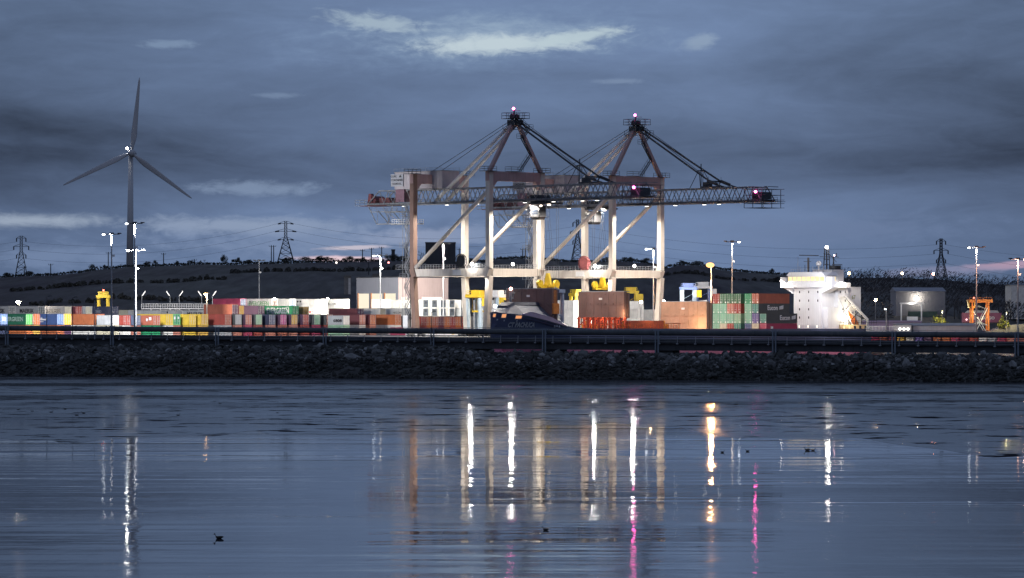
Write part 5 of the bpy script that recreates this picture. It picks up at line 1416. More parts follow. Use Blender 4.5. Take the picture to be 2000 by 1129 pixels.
# ================================================================== BUILDINGS
CLAD_G = shade('warehouse_grey_cladding', (.20, .21, .25), .6, 0, .08, .15, .15); CLAD_LIT = shade('warehouse_lit_cladding', (.42, .33, .32), .6, 0, .08, .2, .15)  # pink cladding: the light on the right-hand face put into its colour
c = atx(778, 1225, ZG); uu = Vector((R2, R2, 0))
t = empty('warehouse', (c.x, c.y, ZG), rad(45), 'big grey warehouse with three bright roller doors behind the containers', 'warehouse')
# local x = u (right/away), local y = up-left (away)
WL, WR, WH = 19.2, 21.5, 17.6
m = MB().box(0, WR, 0, WL, 0, WH)
m.build('wall', [CLAD_G], t)
m = MB()
m.box(-.02, WR, -.12, -.01, 5, WH - .02)
for k in range(16): m.box(0, WR, -.16, -.12, 6 + k * .72, 6.06 + k * .72)
m.build('side_cladding', CLAD_LIT, t)
MB().box(-.2, WR + .2, -.25, WL + .2, WH, WH + .25).build('roof', STEEL_D, t)
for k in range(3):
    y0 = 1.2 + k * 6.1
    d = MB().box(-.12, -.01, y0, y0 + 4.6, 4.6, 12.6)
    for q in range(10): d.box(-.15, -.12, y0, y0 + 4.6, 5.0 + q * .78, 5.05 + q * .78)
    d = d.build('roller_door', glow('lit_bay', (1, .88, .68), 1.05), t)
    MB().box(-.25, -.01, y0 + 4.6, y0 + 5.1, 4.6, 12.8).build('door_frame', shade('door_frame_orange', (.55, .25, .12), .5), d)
for k, z in enumerate((10.0, 7.6)):
    MB().box(1.2, 3.6, -.20, -.162, z, z + 1.5).build('lit_window', WIN_W, t); MB().box(4.6, 7.0, -.20, -.162, z, z + 1.5).build('lit_window', WIN_W, t); MB().box(10.0, 18.6, -.20, -.162, z, z + 1.5).build('lit_window', WIN_W, t)
# dark cube building on the hill
p = on_hill(860, 1800); t = empty('cube_building', (p.x, p.y, p.z - 3), 0, 'dark square windowless building on the hill behind the near crane', 'building')
hw = 58 / F * 1800 / 2; top = at(860, 475, 1800).z - (p.z - 3)
MB().box(-hw, hw, 0, 14, 0, top).build('wall', shade('dark_cube_cladding', (.040, .045, .058), .7, 0, .15, .2), t); MB().box(-hw - .2, hw + .2, -.2, 14.2, top, top + .5).build('parapet', STEEL_D, t)
for k in range(7): MB().box(-hw + .5 + k * 1.9, -hw + .58 + k * 1.9, -.06, 0, 1, top).build('cladding_rib', STEEL_D, t)
# chimney-like stacks on the left ridge
for px, y, lb in ((768, 487, 'short dark chimney above the round bush left of the near crane'), (793, 484, 'dark ventilation stack on the ridge behind the crane stairs')):
    p = on_hill(px, 1940); z1 = at(px, y, 1940).z
    MB().tube((p.x, p.y, p.z - 1), (p.x, p.y, z1 - .6), .9, 10).tube((p.x, p.y, z1 - .6), (p.x, p.y, z1), 1.1, 10).build('chimney', STEEL_D).name = 'chimney'
    tag(bpy.context.scene.objects[-1] if False else COL.objects[-1], lb, 'chimney')
# small lit hut row on the field
for px, y, wpx, lb in ((679, 540, 14, 'low dark hut on the slope left of the grey warehouse'), (735, 537, 16, 'low hut with a pale end on the slope above the grey warehouse')):
    p = at(px, y + 4, 1500); s_ = wpx / F * 1500 / 2; z0 = hill_z(px, 1500) - .5
    t = empty('hut', (p.x, 1500, z0), 0, lb, 'hut')
    zt_ = max(2.4, at(px, y - 2, 1500).z - z0)
    MB().box(-s_, s_, 0, 3, 0, zt_ - .7).build('wall', shade('hut_wall', (.12, .12, .13), .7), t); MB().prism([(-s_ - .2, zt_ - .7), (s_ + .2, zt_ - .7), (s_ * .8, zt_), (-s_ * .8, zt_)], 'y', -.3, 3.3).build('roof', STEEL_D, t); MB().box(s_ * .2, s_ * .8, -.05, 0, .6, zt_ - 1.0).build('pale_door', shade('hut_door', (.4, .4, .42), .6), t)
# right hand side: long shed, low hall, far warehouse, far white building
def hall(name, px0, px1, y0, y1, Y, dep, zb, wallm, roofm, label, cat, ridge_px=4):
    a = at(px0, y1, Y); b = at(px1, y0, Y); w_ = b.x - a.x; zt_ = b.z
    t = empty(name, (a.x, Y, zb), 0, label, cat)
    m = MB().box(0, w_, 0, dep, 0, zt_ - zb)
    for k in range(int(w_ / 1.1)): m.box(k * 1.1, k * 1.1 + .08, -.04, 0, .1, zt_ - zb - .1)
    m.build('wall', wallm, t)
    rh = ridge_px / F * Y
    m = MB(); e = .3
    m.prism([(-e, zt_ - zb), (dep + e, zt_ - zb), (dep / 2, zt_ - zb + rh)], 'x', -e, w_ + e); m.build('roof', roofm, t)
    return t, w_, zt_ - zb
SHED = shade('shed_pale_cladding', (.42, .43, .46), .6, 0, .12, .4, .2)
t, w_, h_ = hall('long_shed', 1783, 1905, 636, 649, 1058, 10, 5.0, SHED, STEEL, 'long pale grey shed with a low roof right of the ship', 'shed', 5)
t, w2, h2 = hall('small_shed', 1751, 1780, 634, 649, 1056, 9, 5.0, SHED, STEEL, 'small pale shed with three round lamps, left of the long shed', 'shed', 2)
for k in range(3):
    f = MB().tube((.9 + k * 1.1, -.25, h2 - 1.2), (.9 + k * 1.1, -.02, h2 - 1.2), .32, 12).build('round_lamp', glow('round_lamp', (1, .92, .8), 5), t)
hall('low_hall', 1685, 1800, 629, 648, 1120, 14, 5.0, shade('violet_cladding', (.22, .18, .32), .6, 0, .1), shade('violet_roof', (.26, .16, .24), .6), 'low violet hall behind the sheds right of the ship', 'hall', 3)
t, w_, h_ = hall('far_warehouse', 1750, 1846, 569, 604, 1345, 20, 9.0, shade('far_cladding', (.15, .155, .19), .6, 0, .08), shade('far_roof', (.16, .165, .2), .6), 'grey warehouse among the trees with one bright wall lamp', 'warehouse', 8)
xl = (1790 - 1750) / F * 1345
f = MB().box(xl - .3, xl + .3, -1.2, -.1, h_ - 2.2, h_ - 1.8).build('wall_lamp', STEEL_D, t); MB().ball((xl, -1.3, h_ - 2.2), .5, 10, 6).build('bulb', glow('wall_lamp_star', (1, .86, .62), 150), f)
light('POINT', (t.location.x + xl, 1343.2, t.location.z + h_ - 2.2), 1100, (1, .86, .62), t, radius=.4)
MB().box(xl - 3, xl + 6.5, -6, -.5, -3, 2.6).build('loading_dock', shade('dock_green', (.07, .11, .09), .7), t)
p = at(1780, 606, 1322); t = empty('loading_shelter', (p.x, p.y, 8.4), 0, 'small white lit shelter below the far warehouse', 'shelter')
z2 = at(1780, 594, 1322).z - 8.4
m = MB()
for x in (-3.4, 3.4): m.box(x - .2, x + .2, -.2, .2, 0, z2)
m.build('post', WHITE, t); MB().box(-3.8, 3.8, -1.2, 1.2, z2, z2 + .5).build('roof', WHITE, t); MB().box(-1.4, 2.2, .2, .9, 0, 1.4).build('machine', WHITE, t)
light('POINT', (p.x, p.y - 1.6, 8.4 + z2 - .5), 500, (1, .95, .9), t, radius=.2)
hall('white_depot', 1975, 2060, 557, 600, 1330, 16, 9.0, shade('depot_white', (.5, .5, .5), .6), STEEL_D, 'pale building partly cut off at the right edge behind the trees', 'building', 3)
# fence and grey bank at the far right
m = MB().prism([(0, 0), (22, 0), (22, 3.4), (6, 2.2)], 'y', 0, 12).build('gravel_heap', shade('gravel_grey', (.20, .19, .20), .9, 0, .3, .8), None); q = at(1925, 648, 1075); m.location = (q.x, q.y, 5.0 - .1); tag(m, 'low grey gravel heap behind the jetty at the right edge', 'heap')
q = at(1693, 648, 1046); t = empty('quay_fence', (q.x, q.y, 5.0), 0, 'pale palisade fence right of the ship stern', 'fence')
m = MB()
for k in range(22): m.bar((k * .38, 0, 0), (k * .38, 0, 2.0), .12)
for z in (.6, 1.8): m.bar((0, 0, z), (8.1, 0, z), .1)
m.build('panel', WHITE, t)
# street lamps glowing in the distance
for (px, y, Y, colr, st, lb) in [(1710, 586, 1290, (1, .75, .5), 160, 'small bright lamp on a post in the dark right of the ship'), (1658, 534, 1700, (1, .62, .25), 60, 'small orange lamp among the trees right of the ship mast'), (1762, 534, 1720, (1, .75, .4), 30, 'tiny yellow lamp on the wooded ridge'), (1823, 535, 1720, (1, .35, .22), 60, 'tiny red orange lamp on the wooded ridge left of the pylon'),
                                 (640, 584, 'alley', (1, .72, .5), 120, 'star lamp just above the topmost white containers'), (536, 584, 'alley', (1, .72, .5), 60, 'warm lamp between the white containers'), (1252, 590, 'quay', (1, .85, .7), 140, 'star lamp above the white boxes right of the second hatch cover'), (967, 598, 1040, (1, .95, .9), 120, 'bright work lamp beside the near crane front leg'), (1342, 594, 1120, (1, .85, .72), 110, 'star lamp on the blue topped straddle carrier row'), (1296, 588, 1120, (1, .9, .85), 40, 'small lamp right of the far crane leg'), (657, 513, 1900, (.9, .8, .75), 3, 'dim pale lamp below the ridge bushes'), (759, 513, 1900, (1, .3, .3), 4, 'dim red lamp on the ridge left of the near crane')]:
    alley = Y == 'alley'; quay_l = Y == 'quay'
    if quay_l: Y = W(u_px(px, -46), -46).y
    if alley: Y = W(u_px(px, -146), -146).y
    p = at(px, y, Y); zb = hill_z(px, Y) - .5 if Y > 1250 else (ZS if alley else ZG)
    t = empty('yard_lamp', (p.x, p.y, zb), 0, lb, 'lamp'); h = p.z - zb
    MB().tube((0, 0, 0), (0, 0, h), .1, 6).build('pole', STEEL, t); MB().ball((0, -.2, h), .36 if Y < 1300 else .5, 10, 8).build('bulb', glow(f'bulb_{px}', colr, st), t)
    if quay_l:
        for tp_ in (1130, 1235, 1275): light('SPOT', W(u_px(px, -46), -46, p.z), 130000, (1, .94, .84), t, W(u_px(tp_, -64), -66, ZG + 7), 120, .4, .3)
    if alley:
        for du in (-16, 0, 16):
            q = W(u_px(px, -146) + du * .02, -146, p.z); light('SPOT', q, 20000, (1, .94, .84), t, W(u_px(px, -146) + du + 6, -166, ZT), 150, .4, .3)

# ================================================================== WIND TURBINE, PYLONS, POLES, CABLES
TY = 1960.0; hub = at(258, 299, TY); base = at(253.5, 540, TY)
t = empty('wind_turbine', (base.x, base.y, base.z), 0, 'tall grey wind turbine with three blades on the left hill', 'wind turbine')
TB = shade('turbine_paint', (.40, .41, .44), .5, 0, .05, .1)
hx, hz = hub.x - base.x, hub.z - base.z
MB().tube((0, 0, 0), (hx - .6, 0, hz - 1.2), 1.9, 24, 1.15).build('tower', TB, t, smooth=True)
MB().loft([[(hx + x * 1.0, yy * 1.0, hz + z) for (x, z) in [(1.9 * k * math.cos(a), 1.9 * k * math.sin(a)) for a in [6.28319 * q / 14 for q in range(14)]]] for yy, k in ((-2.5, .75), (-1.6, 1), (3, 1.05), (6, .8))], closed=True, caps=True).build('nacelle', TB, t, smooth=False)
MB().ball((hx + .1, -3.3, hz), 1.75, 16, 10, (1, 1.0, 1)).build('hub', TB, t, smooth=True)
BLN = 37.0
for ang in (6.0, 127.0, 244.5):
    a = rad(ang); dr = Vector((math.sin(a), 0, math.cos(a))); ch = Vector((math.cos(a), 0, -math.sin(a))); rings = []
    for q, c0, th in ((.02, 1.3, 1.2), (.06, 1.4, 1.1), (.14, 2.5, .75), (.22, 3.0, .55), (.4, 2.5, .4), (.6, 2.0, .3), (.8, 1.45, .2), (.95, .9, .12), (1, .3, .05)):
        p = Vector((hx, -3.3, hz)) + dr * (BLN * q + .6); tw = rad(28 * (1 - q) ** 2); n_ = Vector((0, 1, 0)); cd = ch * math.cos(tw) + n_ * math.sin(tw); nd = n_ * math.cos(tw) - ch * math.sin(tw)
        rings.append([p + cd * (c0 * (.5 * math.cos(b) + .12)) + nd * (th * .5 * math.sin(b)) for b in [6.28319 * k / 12 for k in range(12)]])
    MB().loft(rings, closed=True, caps=True).build('blade', TB, t, smooth=True)
MB().ball((hx - 2.2, -2.2, hz + 2.2), .6, 10, 8).build('warning_lamp', glow('turbine_lamp', (1, .97, .92), 60), t)

PYS = shade('pylon_steel', (.045, .05, .06), .6, .3, .15)
def pylon(px, ytop, ybase, Y, arms, label, hwb=8.5, hang=False):
    b = at(px, ybase, Y); H = at(px, ytop, Y).z - b.z + 1.0
    t = empty('pylon', (b.x, b.y, b.z - 1), .1, label, 'pylon', 'power pylons on the hills')
    m = MB(); sc_ = H / 80.0
    def wd(z): 
        q = z / H
        return (hwb * (1 - q / .64) + 2.4 * sc_ * 2 * (q / .64)) if q < .64 else 2.4 * sc_ * 2 * (1 - (q - .64) * .4)
    lev = [0, .14, .27, .39, .49, .57, .64, .71, .78, .85, .92, 1.0]
    th = .22
    for i in range(len(lev) - 1):
        z0, z1 = lev[i] * H, lev[i + 1] * H; a, c_ = wd(z0) / 2, wd(z1) / 2
        cs0 = [(-a, -a), (a, -a), (a, a), (-a, a)]; cs1 = [(-c_, -c_), (c_, -c_), (c_, c_), (-c_, c_)]
        for k in range(4):
            m.bar((*cs0[k], z0), (*cs1[k], z1), th * 1.2); n = (k + 1) % 4
            m.bar((*cs0[k], z0), (*cs1[n], z1), th * .7); m.bar((*cs0[n], z0), (*cs1[k], z1), th * .7); m.bar((*cs1[k], z1), (*cs1[n], z1), th * .6)
    m.build('lattice_tower', PYS, t)
    tips = []
    for (q, wpx) in arms:
        z = q * H; w_ = wpx / F * Y / 2; m = MB()
        for sx in (-1, 1):
            m.bar((sx * wd(z) / 2, -.6, z), (sx * w_, 0, z), .22); m.bar((sx * wd(z) / 2, .6, z), (sx * w_, 0, z), .22); m.bar((sx * wd(z) / 2, 0, z + H * .055), (sx * w_, 0, z), .18)
        a = m.build('cross_arm', PYS, t)
        for sx in (-1, 1):
            if hang: MB().tube((sx * w_, 0, z), (sx * w_, 0, z - H * .085), .32, 6).build('insulator', PYS, a)
            else: MB().tube((sx * w_ * .62, 0, z), (sx * w_ * 1.02, 0, z - .2), .36, 6).build('insulator', PYS, a)
            tips.append(Vector((b.x + sx * w_, b.y, b.z - 1 + z - (H * .085 if hang else 0))))
    return tips
PA = pylon(41.5, 461, 541, 2000, [(.95, 18), (.76, 29), (.56, 18)], 'lattice pylon at the far left on the ridge', 6.5, True)
PB_ = pylon(558, 432, 514, 2000, [(.945, 30), (.77, 41), (.58, 31)], 'largest lattice pylon standing left of the warehouse on the ridge', 9.0)
PC = pylon(1128, 429, 513, 2000, [(.93, 18), (.73, 28), (.53, 18)], 'lattice pylon seen between the crane legs', 6.5, True)
PD = pylon(1838, 466, 545, 2000, [(.94, 18), (.72, 28), (.50, 18)], 'lattice pylon rising from the wood at right', 6.0, True)
CAB = shade('cable_dark', (.03, .033, .04), .6)
def cable(a, b, sag, label, r=.04):
    m = MB(); prev = None; o = a.copy()
    for i in range(25):
        q = i / 24; p = a + (b - a) * q; p = Vector((p.x, p.y, p.z - sag * 4 * q * (1 - q)))
        if prev is not None: m.tube(prev - o, p - o, r, 4, caps=False)
        prev = p
    ob = m.build('power_cable', CAB, None, loc=o); tag(ob, label, 'cable', 'power cables strung between pylons')
pn = {0: 'upper', 1: 'middle', 2: 'lower'}
for i in range(3):
    l = 2 * i; rr = 2 * i + 1
    cable(PA[rr], PB_[l], 6, f"{pn[i]} power cable between the far left pylon and the largest pylon")
    cable(PB_[rr], PC[l], 7, f"{pn[i]} power cable between the largest pylon and the one behind the cranes")
    cable(PC[rr], PD[l], 6, f"{pn[i]} power cable running to the pylon in the wood")
    cable(PD[rr], PD[rr] + Vector((120, 60, -7 - i * 2)), 3, f"{pn[i]} power cable leaving the photo to the right")
    cable(PA[l] + Vector((-60, 40, -4)), PA[l], 1, f"{pn[i]} power cable entering the photo from the left")
def pole(px, ytop, ybase, Y, label, arm=True, r=.2):
    b = at(px, ybase, Y); tpz = at(px, ytop, Y).z
    t = empty('utility_pole', (b.x, b.y, b.z - 1.5), 0, label, 'pole', 'wooden poles on the hill'); h = tpz - b.z + 1.5
    MB().tube((0, 0, 0), (0, 0, h), r * 1.2, 7, r).build('pole', PYS, t)
    if arm: MB().bar((-1.2, 0, h - .6), (1.2, 0, h - .6), .16).tube((-1.1, 0, h - .5), (-1.1, 0, h), .09, 5).tube((1.1, 0, h - .5), (1.1, 0, h), .09, 5).build('cross_arm', PYS, t)
for (px, yt, yb, lb) in [(12.5, 533, 560, 'left pole of the low pair at the photo\'s left edge'), (19, 533, 560, 'right pole of the low pair at the photo\'s left edge'), (47.5, 520, 540, 'short pole just right of the far left pylon'), (99, 515, 538, 'lone pole on the left ridge right of the far left pylon'),
                         (211.5, 492, 527, 'thin pole left of the left lamp mast'), (319.5, 494, 519, 'lone pole on the ridge right of the turbine'), (379.5, 506, 516, 'short pole beside a round bush'), (530, 479, 522, 'left pole of the pair beside the largest pylon'), (534.5, 479, 522, 'right pole of the pair beside the largest pylon'),
                         (708, 487, 510, 'pole with a transformer left of the near crane'), (725.5, 484, 510, 'second pole with a transformer left of the near crane'), (745.5, 482, 508, 'third and tallest pole left of the near crane'), (720, 509, 530, 'low post on the field above the warehouse'), (897, 485, 514, 'pole right of the dark cube building'), (1021, 485, 505, 'left pole of the pair between the crane legs'), (1026, 485, 505, 'right pole of the pair between the crane legs')]:
    pole(px, yt, yb, 1945 if px != 720 else 1700, lb, True, .22)

# ---- barrier and small things on the quay by the near crane
q = at(770, 640, 1010)
t = empty('barrier_wall', W(u_px(792, -60), -60, ZG), 0, 'low white concrete barrier on the quay under the near crane', 'barrier')
m = MB()
for k in range(9): m.prism([(k * 2.1, 0), (k * 2.1 + 2.0, 0), (k * 2.1 + 2.0, 1.5), (k * 2.1, 1.5)], 'y', -.3, .3)
m.build('blocks', WHITE, t); MB().box(4.4, 5.0, -.33, -.3, .3, 1.2).box(12.6, 13.2, -.33, -.3, .3, 1.2).build('hazard_plate', YELLOW, t)

# ================================================================== LIT LAMPS THAT LIGHT THE QUAY, THE CRANES AND THE SHIP
WARM = (1, .91, .78)
for cr, u0 in ((crane1, 0), (crane2, U2)):
    for x, pw in ((-6, 17000), (4, 25000), (20, 21000), (32, 19000), (45, 15000)):
        p = W(u0 - 2.8, x, ZG + 33.2); light('SPOT', p, pw, WARM, cr, W(u0 - 1.5, x, ZG), 160, .3, .35)
    p = W(u0 - 10.4, 8.4, ZG + 18.2); light('POINT', p, 2300, (1, .96, .9), cr, radius=.35)
    p = W(u0 - .9, 13.2, ZG + 19.4); light('POINT', p, 2100, (1, .96, .9), cr, radius=.35)
    for y, x in ((0, 13.0), (0, 58.2)):
        p = W(u0 - (1.5 if x < 20 else 4.4), x + .4, ZG + (57.6 if x < 20 else 36.6)); light('POINT', p, 110, (1, .08, .4), cr, radius=.3)
    # floodlights on the portal that wash the legs and the hatch covers
    for x in (11.5,):
        light('SPOT', W(u0 - 11.0, x, ZG + 15.0), 3000, WARM, cr, W(u0 - 9, x * 1.15, ZG), 150, .5, .3)
# ship lights: bridge wing, deck lights
for (x, y, z, pw, col, tg) in [(XF - 2.4, 8.4, 18.4, 2400, (1, .95, .88), (XF + 2, 2, 8)), (XF + 3.0, -12.4, 19.0, 2200, (1, .88, .74), (XF + 7, -6, 8)), (XF - 9, -13.0, 17.5, 8000, (.95, .95, 1), (XF + 1, 0, 12))]:
    light('SPOT', ship.matrix_basis @ Vector((x, y, z)), pw, col, ship, ship.matrix_basis @ Vector(tg), 140, .5, .3)
light('POINT', ship.matrix_basis @ Vector((XF + 8.5, -8.6, 9.4)), 1300, (1, .86, .58), ship, radius=.25)
light('POINT', ship.matrix_basis @ Vector((XF + 6.4, -2.0, 28.2)), 420, (1, .9, .8), ship, radius=.3)
for x in (HX1 + 15, HX1 + 24, HX1 + 34): light('POINT', ship.matrix_basis @ Vector((x, -8.6, 10.2)), 620, (1, .62, .30), ship, radius=.2)
light('POINT', ship.matrix_basis @ Vector((HX1 - 3.2, -4.0, 9.2)), 700, (1, .42, .26), ship, radius=.25)
light('POINT', ship.matrix_basis @ Vector((HX3 - 4.2, -6.0, 7.0)), 1100, (1, .78, .45), ship, radius=.25)
# ================================================================== TREES
BARK = shade('dark_bark', (.030, .029, .032), .9, 0, .3, 2)
TWIG = shade('bare_twigs', (.034, .033, .038), .9, 0, .3, 3)
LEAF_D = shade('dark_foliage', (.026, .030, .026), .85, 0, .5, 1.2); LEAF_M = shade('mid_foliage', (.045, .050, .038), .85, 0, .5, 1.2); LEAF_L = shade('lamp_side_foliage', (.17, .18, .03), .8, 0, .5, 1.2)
def bare_tree(seed, H=9.0, spread=.55, lean=0.0):
    rnd = random.Random(seed); tr = MB(); cr_ = MB()
    def grow(p, d, L, r, lv):
        q = p + d * L
        (tr if lv < 2 else cr_).tube(p, q, r, 5 if lv < 2 else 3, r * .68, caps=False)
        if lv >= 5 or r < .008: return
        n = rnd.choice((2, 3, 3)) if lv < 4 else rnd.choice((2, 3, 4))
        for k in range(n):
            a = rnd.uniform(.25, .85) * spread * 1.4; b = rnd.random() * 6.283
            perp = d.orthogonal().normalized(); perp.rotate(Matrix.Rotation(b, 3, d)); nd = (d * math.cos(a) + perp * math.sin(a)); nd.z += .12; nd.normalize()
            grow(p + d * L * rnd.uniform(.55, 1.0), nd, L * rnd.uniform(.58, .82), max(.022, r * rnd.uniform(.5, .66)), lv + 1)
    grow(Vector((0, 0, -.4)), Vector((lean, 0, 1)).normalized(), H * .30, H * .022, 0)
    return tr.mesh('trunk'), cr_.mesh('crown')
def leaf_bush(seed, H=5.0, Wd=6.0, n=2200, trunk=True, gaps=.35):
    rnd = random.Random(seed); tr = MB(); lf = MB(); clumps = []
    tr.tube((0, 0, -.5), (rnd.uniform(-.2, .2), 0, H * .4), H * .035, 6, H * .02)
    for k in range(26):
        a = rnd.random() * 6.283; rr = math.sqrt(rnd.random()) * Wd / 2; hz_ = H * (.30 + .62 * rnd.random() ** .8 * (1 - (rr / (Wd / 2)) ** 2 * .65))
        c = Vector((rr * math.cos(a), rr * math.sin(a) * .8, hz_)); clumps.append((c, rnd.uniform(.09, .2) * Wd))
        if k % 2 == 0: tr.tube((0, 0, H * .25), c, H * .014, 4, H * .005, caps=False)
    for k in range(n):
        c, r = rnd.choice(clumps); d = Vector((rnd.gauss(0, 1), rnd.gauss(0, 1), rnd.gauss(0, .8))).normalized() * r * rnd.random() ** .4
        p = c + d; s_ = rnd.uniform(.10, .26) * (H / 6) ** .5; ax = Vector((rnd.gauss(0, 1), rnd.gauss(0, 1), rnd.gauss(0, 1))).normalized(); bx = ax.orthogonal().normalized() * s_; cx = ax.cross(bx).normalized() * s_ * .7
        lf.add([p - bx, p + cx, p + bx, p - cx], [(0, 1, 2, 3)], rnd.choice((0, 0, 1)))
    return tr.mesh('trunk'), lf.mesh('crown')
BARE = [bare_tree(s_, 9.0, sp) for s_, sp in ((1, .55), (2, .65), (3, .5), (4, .72), (5, .6), (6, .58))]
BUSH = [leaf_bush(s_, 5.0, w_, n_) for s_, w_, n_ in ((11, 7.0, 2000), (12, 5.2, 1700), (13, 9.0, 2400), (14, 4.2, 1400))]
for a, b in BARE: a.materials.append(BARK); b.materials.append(TWIG)
for a, b in BUSH: a.materials.append(BARK); b.materials.append(LEAF_D); b.materials.append(LEAF_M)
def plant(kind, mesh, loc, H, base_h, label, group=None, wx=1.0, rz=None):
    t = empty(kind, loc, random.random() * 6.28 if rz is None else rz, label, 'tree' if kind == 'tree' else kind, group)
    t.scale = (H / base_h * wx, H / base_h * wx, H / base_h)
    for nm_, me in zip(('trunk', 'crown'), mesh):
        o = bpy.data.objects.new(nm_, me); COL.objects.link(o); o.parent = t
    return t
# ridge bushes and trees, left to right:  px, top row, width px, kind
ridge_list = [(14, 532, 16, 'b', 'at the left edge below the far left pylon'), (58, 533, 22, 'b', 'right of the far left pylon foot'), (180, 518, 15, 'b', 'standing alone on the left ridge'), (206, 521, 12, 'b', 'left of the left lamp mast'),
    (236, 518, 18, 't', 'just left of the turbine foot'), (288, 511, 15, 'b', 'right of the turbine foot'), (303, 510, 12, 'b', 'second right of the turbine foot'), (347, 513, 14, 'b', 'right of the lone ridge pole'), (373, 508, 16, 'b', 'left of the round pale bush'), (398, 503, 20, 't', 'as a round bare bush on the ridge'),
    (437, 500, 17, 'b', 'tall and dark on the ridge'), (461, 502, 20, 'b', 'broad and round beside the tall one'), (484, 510, 20, 'b', 'low, left of the unlit mast'), (562, 503, 28, 'b', 'at the foot of the largest pylon'), (596, 506, 30, 'b', 'low, right of the largest pylon'),
    (622, 499, 32, 'b', 'in the dark hedge clump left'), (638, 501, 26, 'b', 'in the dark hedge clump right'), (657, 500, 18, 't', 'between the two hedge clumps'), (683, 503, 30, 'b', 'left of the transformer poles'), (704, 504, 24, 'b', 'under the transformer poles'), (765, 495, 34, 'b', 'as a big round bush left of the near crane'), (790, 500, 26, 'b', 'behind the crane stairs'),
    (822, 484, 16, 't', 'left of the dark cube building'), (926, 509, 26, 'b', 'right of the near crane reel'), (992, 498, 12, 't', 'on the knoll between the crane legs'), (1006, 499, 12, 't', 'second on the knoll between the crane legs'), (1045, 501, 22, 'b', 'right of the pole pair between the legs'), (1126, 503, 24, 't', 'at the foot of the pylon behind the cranes'),
    (1187, 506, 20, 'b', 'behind the right crane reel'), (1226, 504, 26, 'b', 'between the right crane legs'), (1262, 507, 24, 'b', 'near the lamp mast by the far crane'), (1335, 513, 26, 'b', 'left of the sodium lamp'), (1362, 514, 22, 'b', 'beside the sodium lamp'), (1548, 527, 26, 't', 'left of the ship wheelhouse'), (1508, 532, 14, 'b', 'low on the ridge left of the ship')]
for i, (px, yt, wpx, k, wd_) in enumerate(ridge_list):
    Y = 1940; p = on_hill(px, Y); H = max(2.6, at(px, yt, Y).z - p.z + .4); wm = wpx / F * Y
    if k == 'b':
        j = i % 4; bw = (7.0, 5.2, 9.0, 4.2)[j]; plant('tree', BUSH[j], p, H, 5.0, f"dark bushy tree {wd_}", 'trees along the ridge', wm / bw / (H / 5.0))
    else: plant('tree', BARE[i % 6], p, H * 1.05, 9.0, f"bare winter tree {wd_}", 'trees along the ridge', 1.0)
# hedge line along the ridge: one long uncountable hedge
hm = MB(); rnd = random.Random(5)
for k in range(9000):
    px = rnd.uniform(-20, 1540); Y = 1938 + rnd.uniform(-6, 6); p = on_hill(px, Y)
    hh = .8 + 1.4 * max(0, mnoise.noise(Vector((px * .06, 0, 2)))) + .7 * mnoise.noise(Vector((px * .3, 3, 2)))
    if hh < .5: continue
    q = p + Vector((0, 0, rnd.random() * hh)); s_ = rnd.uniform(.2, .5); ax = Vector((rnd.gauss(0, 1), rnd.gauss(0, 1), rnd.gauss(0, 1))).normalized(); bx = ax.orthogonal().normalized() * s_; cx = ax.cross(bx).normalized() * s_
    hm.add([q - bx, q + cx, q + bx, q - cx], [(0, 1, 2, 3)])
tag(hm.build('hedge', LEAF_D), 'low dark hedge running along the top of the whole ridge', 'hedge', kind='stuff')
# hedgerows between the fields on the hill face
rnd = random.Random(77)
for pts, lb in [([(20, 1640), (170, 1690), (330, 1660), (440, 1700)], 'dark hedgerow crossing the left hill face below the turbine'), 
                ([(450, 1790), (560, 1800), (680, 1780), (800, 1800)], 'hedgerow across the field below the largest pylon'), ([(1300, 1800), (1420, 1760), (1540, 1780)], 'hedgerow on the slope behind the after container stack'), ([(60, 1450), (240, 1480), (420, 1440)], 'lower hedgerow above the leftmost container rows')]:
    hm = MB()
    for (a, b), (c, d) in zip(pts, pts[1:]):
        for k in range(900):
            q = rnd.random(); px = a + (c - a) * q + rnd.gauss(0, 1.0); Y = b + (d - b) * q + 14 * mnoise.noise(Vector((px * .03, 1, 1))) + rnd.gauss(0, 3)
            hh = .9 + 1.8 * mnoise.noise(Vector((px * .12, Y * .02, 5)))
            if hh < .6: continue
            p = on_hill(px, Y) + Vector((0, 0, rnd.random() * hh)); s_ = rnd.uniform(.3, .8); ax = Vector((rnd.gauss(0, 1), rnd.gauss(0, 1), rnd.gauss(0, 1))).normalized(); bx = ax.orthogonal().normalized() * s_; cx = ax.cross(bx).normalized() * s_
            hm.add([p - bx, p + cx, p + bx, p - cx], [(0, 1, 2, 3)])
    tag(hm.build('hedgerow', shade('hedge_foliage', (.045, .045, .042), .9, 0, .4, 1)), lb, 'hedge', kind='stuff')
